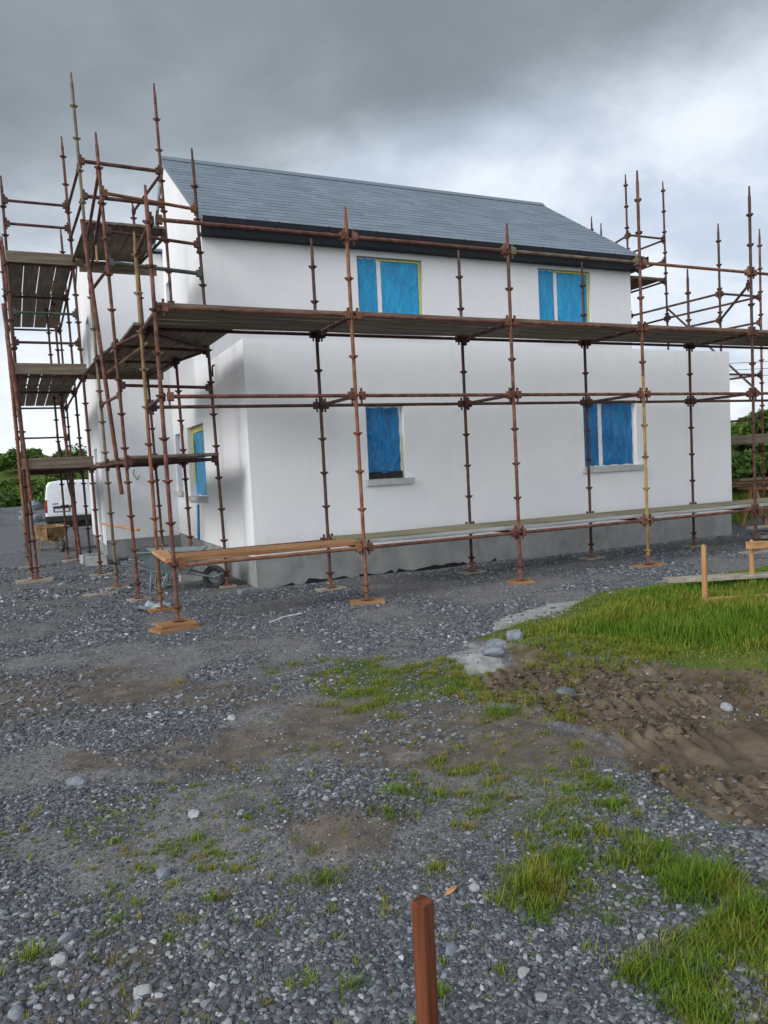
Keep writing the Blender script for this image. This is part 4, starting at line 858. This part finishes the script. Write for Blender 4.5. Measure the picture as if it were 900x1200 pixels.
barrow('wheelbarrow', 'grey galvanised wheelbarrow parked behind the corner standards by the gable', (.42, 3.05, hz(.4, 3.0)-.005), R(-18), 'zinc', 'zinc')
barrow('wheelbarrow', 'rusty brown wheelbarrow standing in front of the white van', (-1.15, 12.6, hz(-1.15, 12.6)-.005), R(-70), 'rusty_tray', 'rusty_tray')

# ------------------------------------------------------------------ van (seen from the back)
vz = hz(-.3, 23)
van = thing('van', 'white panel van parked beyond the wheelbarrow at the far left', 'van', (-.15, 24.2, vz)); van.rotation_euler = (0, 0, R(-6)); bpy.context.view_layer.update()
def vfin(mb, nm, mat, par=None, sm=False):
    o = mb.obj(nm, mat, None, sm); o.parent = par or van; return o
# body: cross-sections (half width, height pairs) swept along +Y (front)
import bmesh
def vsec(y, zb, zt, wb, wt, belt): 
    h = [(0, zb), (wb*.93, zb), (wb, zb+.08), (wb, belt), (wt+.03, zt-.16), (wt-.05, zt-.035), (wt-.22, zt), (0, zt)]
    return [(x_, y, z_) for x_, z_ in h] + [(-x_, y, z_) for x_, z_ in h[-2:0:-1]]
secs = [vsec(-1.02, .34, 1.79, .84, .73, 1.0), vsec(-.98, .27, 1.83, .90, .77, 1.0), vsec(1.6, .26, 1.87, .91, .78, 1.0), vsec(2.3, .26, 1.80, .91, .74, .98), vsec(2.95, .27, 1.16, .89, .76, .95), vsec(3.5, .30, .92, .82, .66, .75)]
mb = MB(); k = len(secs[0])
for s_ in secs: mb.v += s_; mb.t += [.5]*k
for i in range(len(secs)-1):
    for j in range(k): mb.f.append((i*k+j, i*k+(j+1) % k, (i+1)*k+(j+1) % k, (i+1)*k+j))
mb.f += [tuple(range(k)), tuple(range((len(secs)-1)*k, len(secs)*k))]
vfin(mb, 'body', 'van_white')
for s_ in (-1, 1):
    mb = MB(); xa, xb = (s_*.02, s_*.80)
    mb.add([(xa, -1.035, .52), (xb, -1.035, .52), (s_*.80, -1.035, 1.02), (s_*.69, -1.035, 1.72), (xa, -1.035, 1.74), (xa, -1.01, .52), (xb, -1.01, .52), (s_*.80, -1.01, 1.02), (s_*.69, -1.01, 1.72), (xa, -1.01, 1.74)],
           [(0, 1, 2, 3, 4), (5, 6, 7, 8, 9), (0, 1, 6, 5), (1, 2, 7, 6), (2, 3, 8, 7), (3, 4, 9, 8), (4, 0, 5, 9)])
    d = vfin(mb, 'rear_door', 'van_white')
    mb = MB(); mb.box(min(s_*.10, s_*.62), max(s_*.10, s_*.62), -1.043, -1.036, 1.14, 1.58); o = mb.obj('blank_panel', 'frame', None); o.parent = d
    mb = MB(); mb.box(min(s_*.12, s_*.05), max(s_*.12, s_*.05), -1.06, -1.036, .86, .90); o = mb.obj('handle', 'black_plastic', None); o.parent = d
    mb = MB(); mb.box(min(s_*.81, s_*.895), max(s_*.81, s_*.895), -1.04, -.97, .62, 1.12); vfin(mb, 'tail_light', 'red_lens')
    mb = MB(); mb.prism([(-.94, 1.08), (-.6, 1.08), (-.6, 1.6), (-.94, 1.6)], 'x', s_*.70, s_*.71); 
    for y_ in (-.25, 2.55):
        w_ = MB(); w_.tube((s_*.72, y_, .31), (s_*.92, y_, .31), .31, 22); wo_ = vfin(w_, 'wheel', 'rubber'); r_ = MB(); r_.tube((s_*.905, y_, .31), (s_*.928, y_, .31), .19, 18); o = r_.obj('rim', 'zinc', None); o.parent = wo_
    m_ = MB(); m_.box(min(s_*.93, s_*1.1), max(s_*.93, s_*1.1), 2.1, 2.2, 1.05, 1.28); vfin(m_, 'mirror', 'black_plastic')
mb = MB(); mb.box(-.90, .90, -1.12, -1.0, .26, .47); vfin(mb, 'bumper', 'black_plastic')
mb = MB(); mb.box(-.60, .02, -1.05, -1.037, .62, .86); pl = vfin(mb, 'plate_recess', 'black_plastic'); mb = MB(); mb.box(-.55, -.03, -1.062, -1.051, .65, .76); o = mb.obj('number_plate', 'plate', None); o.parent = pl
mb = MB(); mb.box(-.62, -.40, -1.042, -1.036, .93, .97); vfin(mb, 'badge', 'black_plastic')
mb = MB(); mb.box(-.72, .72, 1.75, 2.86, 1.10, 1.62); 
mb = MB(); mb.add([(-.70, 2.33, 1.72), (.70, 2.33, 1.72), (.72, 2.93, 1.20), (-.72, 2.93, 1.20), (-.70, 2.36, 1.75), (.70, 2.36, 1.75), (.72, 2.96, 1.23), (-.72, 2.96, 1.23)], [(0, 1, 2, 3), (4, 5, 6, 7), (0, 1, 5, 4), (1, 2, 6, 5), (2, 3, 7, 6), (3, 0, 4, 7)]); vfin(mb, 'windscreen', 'van_glass')
mb = MB(); mb.path([(-.2, -.4, 1.86), (-.2, -.4, 1.92)], .02); vfin(mb, 'roof_vent', 'black_plastic')

# ------------------------------------------------------------------ peg, stakes and timbers
PT = Vector((-.502, -7.21, .545))   # top of the peg
mb = MB(); s_ = .0245; zb = hz(PT.x, PT.y)-.15
prof = [(s_, s_), (-s_, s_), (-s_, -s_), (s_, -s_)]; b = .004
oct_ = [(s_-b, s_), (-s_+b, s_), (-s_, s_-b), (-s_, -s_+b), (-s_+b, -s_), (s_-b, -s_), (s_, -s_+b), (s_, s_-b)]
vs = [(x_, y_, zb-PT.z) for x_, y_ in oct_] + [(x_, y_, -.003) for x_, y_ in oct_] + [(x_*.93, y_*.93, 0) for x_, y_ in oct_]
fs = [(i+8*l, (i+1) % 8+8*l, (i+1) % 8+8*l+8, i+8*l+8) for l in (0, 1) for i in range(8)] + [tuple(range(16, 24)), tuple(range(8))[::-1]]
mb.add(vs, fs); peg = mb.obj('peg', 'peg', None); peg.location = PT; peg.rotation_euler = (R(1), R(-1), R(20))
tag(peg, 'square red-brown timber peg driven into the gravel in the foreground', 'peg')
def stake(x, y, h, label, lean=0):
    z = hz(x, y)-.1; mb = MB(); mb.beam((0, 0, 0), (lean, 0, h+.1), .05, .05, (0, 1, 0), bev=.004); mb.add([(-.015+lean, -.015, h+.1), (.015+lean, -.015, h+.1), (.015+lean, .015, h+.1), (-.015+lean, .015, h+.1), (lean, 0, h+.125)], [(0, 1, 4), (1, 2, 4), (2, 3, 4), (3, 0, 4)])
    o = mb.obj('stake', 'stake', None); o.location = (x, y, z); o.rotation_euler = (0, 0, R(25)); return tag(o, label, 'stake', 'timber stakes in the grass')
stake(5.42, -2.84, .66, 'wooden stake nearer the camera in the grass, left of the two', -.01)
stake(6.70, -2.42, .58, 'wooden stake with a crossrail at its top, at the right edge of the grass', 0)
mb = MB(); mb.beam((6.55, -2.47, .54+hz(6.7, -2.4)), (9.2, -3.0, .50), .022, .09); tag(mb.obj('crossrail', 'newtimber_x'), 'thin timber crossrail nailed to the stake at the right edge', 'rail')
def plank(p, q, w, th, mat, label, name='plank'): return board(p, q, mat, label, None, w, th, name, .003, 'plank')
plank((5.75, -1.92, .17), (8.6, -3.25, .20), .22, .05, 'paleboard_x', 'long pale plank lying across the grass behind the left stake')
plank((5.46, -2.86, .09), (6.1, -3.15, .10), .07, .05, 'newtimber_x', 'short timber batten lying at the foot of the left stake')
plank((6.15, -3.2, .10), (7.0, -3.75, .10), .09, .05, 'timber_x', 'reddish batten in the grass at the right edge')
plank((4.78, -4.02, .06), (5.5, -4.3, .06), .16, .05, 'timber_x', 'orange piece of timber at the right edge of the grass near the mud')
plank((12.3, 2.2, .10), (15.6, 2.0, .12), .22, .05, 'paleboard_x', 'pale plank on the ground at the right, beyond the scaffold, further one')
plank((11.2, 1.1, .07), (14.0, .6, .08), .2, .05, 'paleboard_x', 'pale plank on the ground beside the outermost right standard')
for i, (z, lab) in enumerate(((.95, 'lowest'), (1.02, 'second'), (1.09, 'topmost'))):
    plank((13.0, 3.3-.1*i, z), (16.5, 2.9-.1*i, z), .22, .05, 'board_x' if i != 1 else 'timber_x', '%s brown plank of the small stack on trestles in front of the hedge' % lab)
for x_ in (13.4, 15.9):
    mb = MB()
    for s_ in (-1, 1): mb.beam((x_-.0, 3.0+s_*.32, hz(x_, 3)), (x_, 3.0+s_*.06, .86), .06, .06)
    mb.beam((x_, 2.6, .89), (x_, 3.4, .89), .07, .07); tag(mb.obj('trestle', 'stake'), 'wooden trestle carrying the brown planks, %s' % ('end nearer the house' if x_ < 14 else 'end further right'), 'trestle', 'plank trestles')
# concrete blocks and litter
def block(x, y, z, rot, label, sz=(.44, .215, .215), mat='concrete', name='concrete_block', grp='concrete blocks by the scaffold'):
    mb = MB(); a_, b_, c_ = (q/2 for q in sz); mb.beam((-a_, 0, c_), (a_, 0, c_), sz[1], sz[2], bev=.008)
    o = mb.obj(name, mat); o.location = (x, y, z); o.rotation_euler = (random.uniform(-.03, .03), random.uniform(-.03, .03), rot); return tag(o, label, 'block', grp)
for i, (dz_, lab) in enumerate(((0, 'lowest'), (.213, 'upper'))): block(.92, 4.0, hz(.92, 4.0)-.02+dz_, .1*i, '%s grey block of the stack carrying a standard beside the gable' % lab)
pad(.92, 4.0, .62, .3, .05, 'paleboard_x', 'pale board on the block stack beside the gable', None, hz(.92, 4.0)+.412, .1)
block(-.42, 9.05-.55, hz(-.42, 8.5)-.02, .3, 'pale concrete block lying at the left corner of the rear wing')
block(-.35, 8.0, hz(-.35, 8.0)-.02, -.2, 'pale concrete block nearer the camera, left of the rubble heap')
block(1.35, 1.95, hz(1.35, 1.95)-.03, .2, 'grey block half buried at the foot of the house corner', (.28, .15, .09), 'rock_grey')
pad(-.62, 3.5, .5, .2, .03, 'paleboard_x', 'thin flat pale sheet lying on the gravel left of the scaffold', None, None, .15, 'flat_sheet')
mb = MB(); mb.path([(.95, -.55, .03), (1.2, -.35, .035), (1.45, -.25, .03)], .006, 8); tag(mb.obj('plastic_pipe', 'frame'), 'thin white pipe offcut on the gravel beside the corner pad', 'pipe')
mb = MB()
for i in range(7):
    for j in range(6): mb.v.append((-.28+.07*i+random.uniform(-.01, .01), 1.35+.05*j+random.uniform(-.01, .01), hz(-.1, 1.4)+.02+.07*math.sin(i*1.9+j)*math.sin(j*1.3)**2+.05*random.random())); mb.t.append(.5)
for i in range(6):
    for j in range(5): k = i*6+j; mb.f.append((k, k+1, k+7, k+6))
MAT['bag'] = mottled('pale_blue_bag', (.10, .20, .27), (.35, .38, .37), 9, .5, 0, .2)
o = mb.obj('crumpled_bag', 'bag'); so = o.modifiers.new('s', 'SOLIDIFY'); so.thickness = .006; tag(o, 'crumpled pale blue bag on the gravel behind the corner pads', 'bag')
mb = MB(); mb.v = [(0, 0, 0), (.05, .012, .012), (.11, .018, .006), (.15, .004, .0), (.10, -.02, .012), (.05, -.022, .004), (0, 0, .003), (.05, .012, .015), (.11, .018, .009), (.15, .004, .003), (.10, -.02, .015), (.05, -.022, .007)]; mb.t = [.5]*12
mb.f = [(0, 1, 4, 5), (1, 2, 3, 4), (6, 7, 10, 11), (7, 8, 9, 10), (0, 1, 7, 6), (1, 2, 8, 7), (2, 3, 9, 8), (3, 4, 10, 9), (4, 5, 11, 10), (5, 0, 6, 11)]
o = mb.obj('dry_leaf', 'newtimber_x'); o.scale = (.65, .65, .65); o.location = (-.02, -6.43, hz(0, -6.43)+.012); o.rotation_euler = (.1, 0, .4); tag(o, 'dry curled tan leaf on the gravel behind the red peg', 'leaf')

# ------------------------------------------------------------------ bushes, hill and bank
def bush(name, label, cx, cy, rx, ry, h, n, leaf, group, hue0=.3, cat='bush', clumps=26):
    z0 = hz(cx, cy)-.1; b = thing(name, label, cat, (cx, cy, z0), group)
    cl = []
    for i in range(clumps):
        t_ = random.uniform(0, 2*math.pi); r_ = math.sqrt(random.random()); hh = h*(1-.55*r_*r_)*random.uniform(.25, 1.0)
        cl.append((rx*r_*math.cos(t_), ry*r_*math.sin(t_), hh, random.uniform(.22, .42)*min(rx, ry, h)))
    cl = np.array(cl); pick = RNG.integers(0, clumps, n); d = RNG.normal(0, 1, (n, 3)); d /= np.linalg.norm(d, axis=1)[:, None]; rad = RNG.random(n)**.4
    c_ = cl[pick, :3] + d*(cl[pick, 3]*rad)[:, None]*np.array([1.15, 1.15, .9]); c_[:, 2] = np.maximum(c_[:, 2], .03)
    u = RNG.normal(0, 1, (n, 3)); u /= np.linalg.norm(u, axis=1)[:, None]; v = np.cross(u, d+RNG.normal(0, .5, (n, 3))); v /= np.linalg.norm(v, axis=1)[:, None]
    s_ = leaf*RNG.uniform(.6, 1.4, n)[:, None]; V = np.stack([c_-u*s_, c_+v*s_*.45, c_+u*s_, c_-v*s_*.45], 1)
    ctint = RNG.random(clumps); tint = np.clip(.25+.5*ctint[pick]+RNG.normal(0, .2, n), 0, 1); hue = np.clip(RNG.normal(hue0, .2, n)+.3*(ctint[pick]-.5), 0, 1)
    o = np_mesh('foliage', V.reshape(-1, 3), np.arange(4*n).reshape(n, 4), 'leaf', {'tint': np.repeat(tint, 4), 'hue': np.repeat(hue, 4)}); o.parent = b
    mb = MB()
    for i in range(0, clumps, 3): mb.tube((cl[i, 0]*.25, cl[i, 1]*.25, -.1), tuple(cl[i, :3]), .03*h/2, 5, .01)
    st = mb.obj('stems', 'bark'); st['kind'] = 'stuff'; st.parent = b; return b
hill = [(-2.0, 33, 2.2, 1.6, 1.0, 'rounded dark green bush behind the far left scaffold standards'), (.2, 31.5, 2.0, 1.5, 1.35, 'bright green bush just left of the white van'), (1.9, 36, 2.6, 1.8, 2.0, 'tall dark bush rising behind the white van'), (-3.5, 37, 2.5, 2, .8, 'bush on the rubble slope at the left edge of the picture'), (-1.2, 40, 2.4, 1.8, 1.1, 'small bush on the skyline of the left hill'), (3.6, 41, 3.2, 2, 2.6, 'wide bush mostly hidden by the rear wing')]
for i, (x_, y_, a_, b_, h_, lab) in enumerate(hill): bush('bush', lab, x_, y_, a_, b_, h_, 7000, .13, 'bushes on the left hill', .25+.1*(i % 3))
bank = [(21.5, 8.0, 2.4, 2.0, 1.5, 'leafy hedge bush on the bank right of the house, nearest the wall'), (23.5, 6.2, 2.4, 2.0, 1.4, 'leafy hedge bush on the bank, further right past the last standard'), (24.5, 10.0, 2.6, 2.2, 1.5, 'taller bush behind the bank hedge beside the house edge'), (26.5, 8.0, 2.6, 2.2, 1.4, 'bush behind the hedge at the right edge'), (20.8, 6.0, 1.8, 1.5, 1.3, 'low bramble at the foot of the right bank'), (27, 12, 3, 2.4, 1.4, 'bush on top of the bank just past the house corner')]
for i, (x_, y_, a_, b_, h_, lab) in enumerate(bank): bush('hedge_bush', lab, x_, y_, a_, b_, h_, 8000, .12, 'hedge on the right bank', .3+.1*(i % 2))
for i in range(24):
    x_, y_ = random.uniform(-4.5, 2.5), random.uniform(26.5, 36); s_ = random.uniform(.2, .5)
    rock(x_, y_, s_, random.choice(('rock_grey', 'rock_pale', 'rock_dark')), 'grey boulder of the rubble slope at the far left', .7, 'boulders on the left rubble slope', 'boulder')
# long grass tufts on the right verge
x = RNG.uniform(11.0, 22, 26000); y = RNG.uniform(-2.5, 8.5, 26000); m = (y > 1.9+.55*(x-10)-.6*RNG.random(26000)) | (x > 17); m &= ~((x < 13.6) & (y > 2.0))
x, y = x[m], y[m]
blades('verge_grass', x, y, RNG.uniform(.08, .3, len(x)), RNG.uniform(.012, .03, len(x)), np.clip(RNG.normal(.42, .2, len(x)), 0, 1), .5, 'rough verge grass between the yard and the right hedge')
# overhead wires and poles
wp = [(30, 42), (75, 12)]
for i, (x_, y_) in enumerate(wp):
    z0 = hz(x_, y_); mb = MB(); mb.tube((x_, y_, z0-.2), (x_, y_, 9.8), .14, 10, .10); p = mb.obj('utility_pole', 'bark'); tag(p, ['wooden utility pole far behind the house', 'distant wooden utility pole beyond the right edge'][i], 'utility pole', 'utility poles')
    mb = MB(); mb.beam((x_-.5, y_-.8, 9.2), (x_+.5, y_+.8, 9.2), .09, .1); o = mb.obj('cross_arm', 'bark'); o.parent = p
for j, lab in enumerate(('topmost', 'middle', 'lowest')):
    mb = MB(); pts = []
    for i in range(21):
        f = i/20; pts.append((30+45*f, 42-30*f, 9.15-.5*j-3.0*4*f*(1-f)*.35))
    mb.path(pts, .02, 5); tag(mb.obj('overhead_wire', 'black_plastic'), '%s of the three thin overhead wires right of the house' % lab, 'wire', 'overhead wires')
# hedge line and fields far off close the horizon
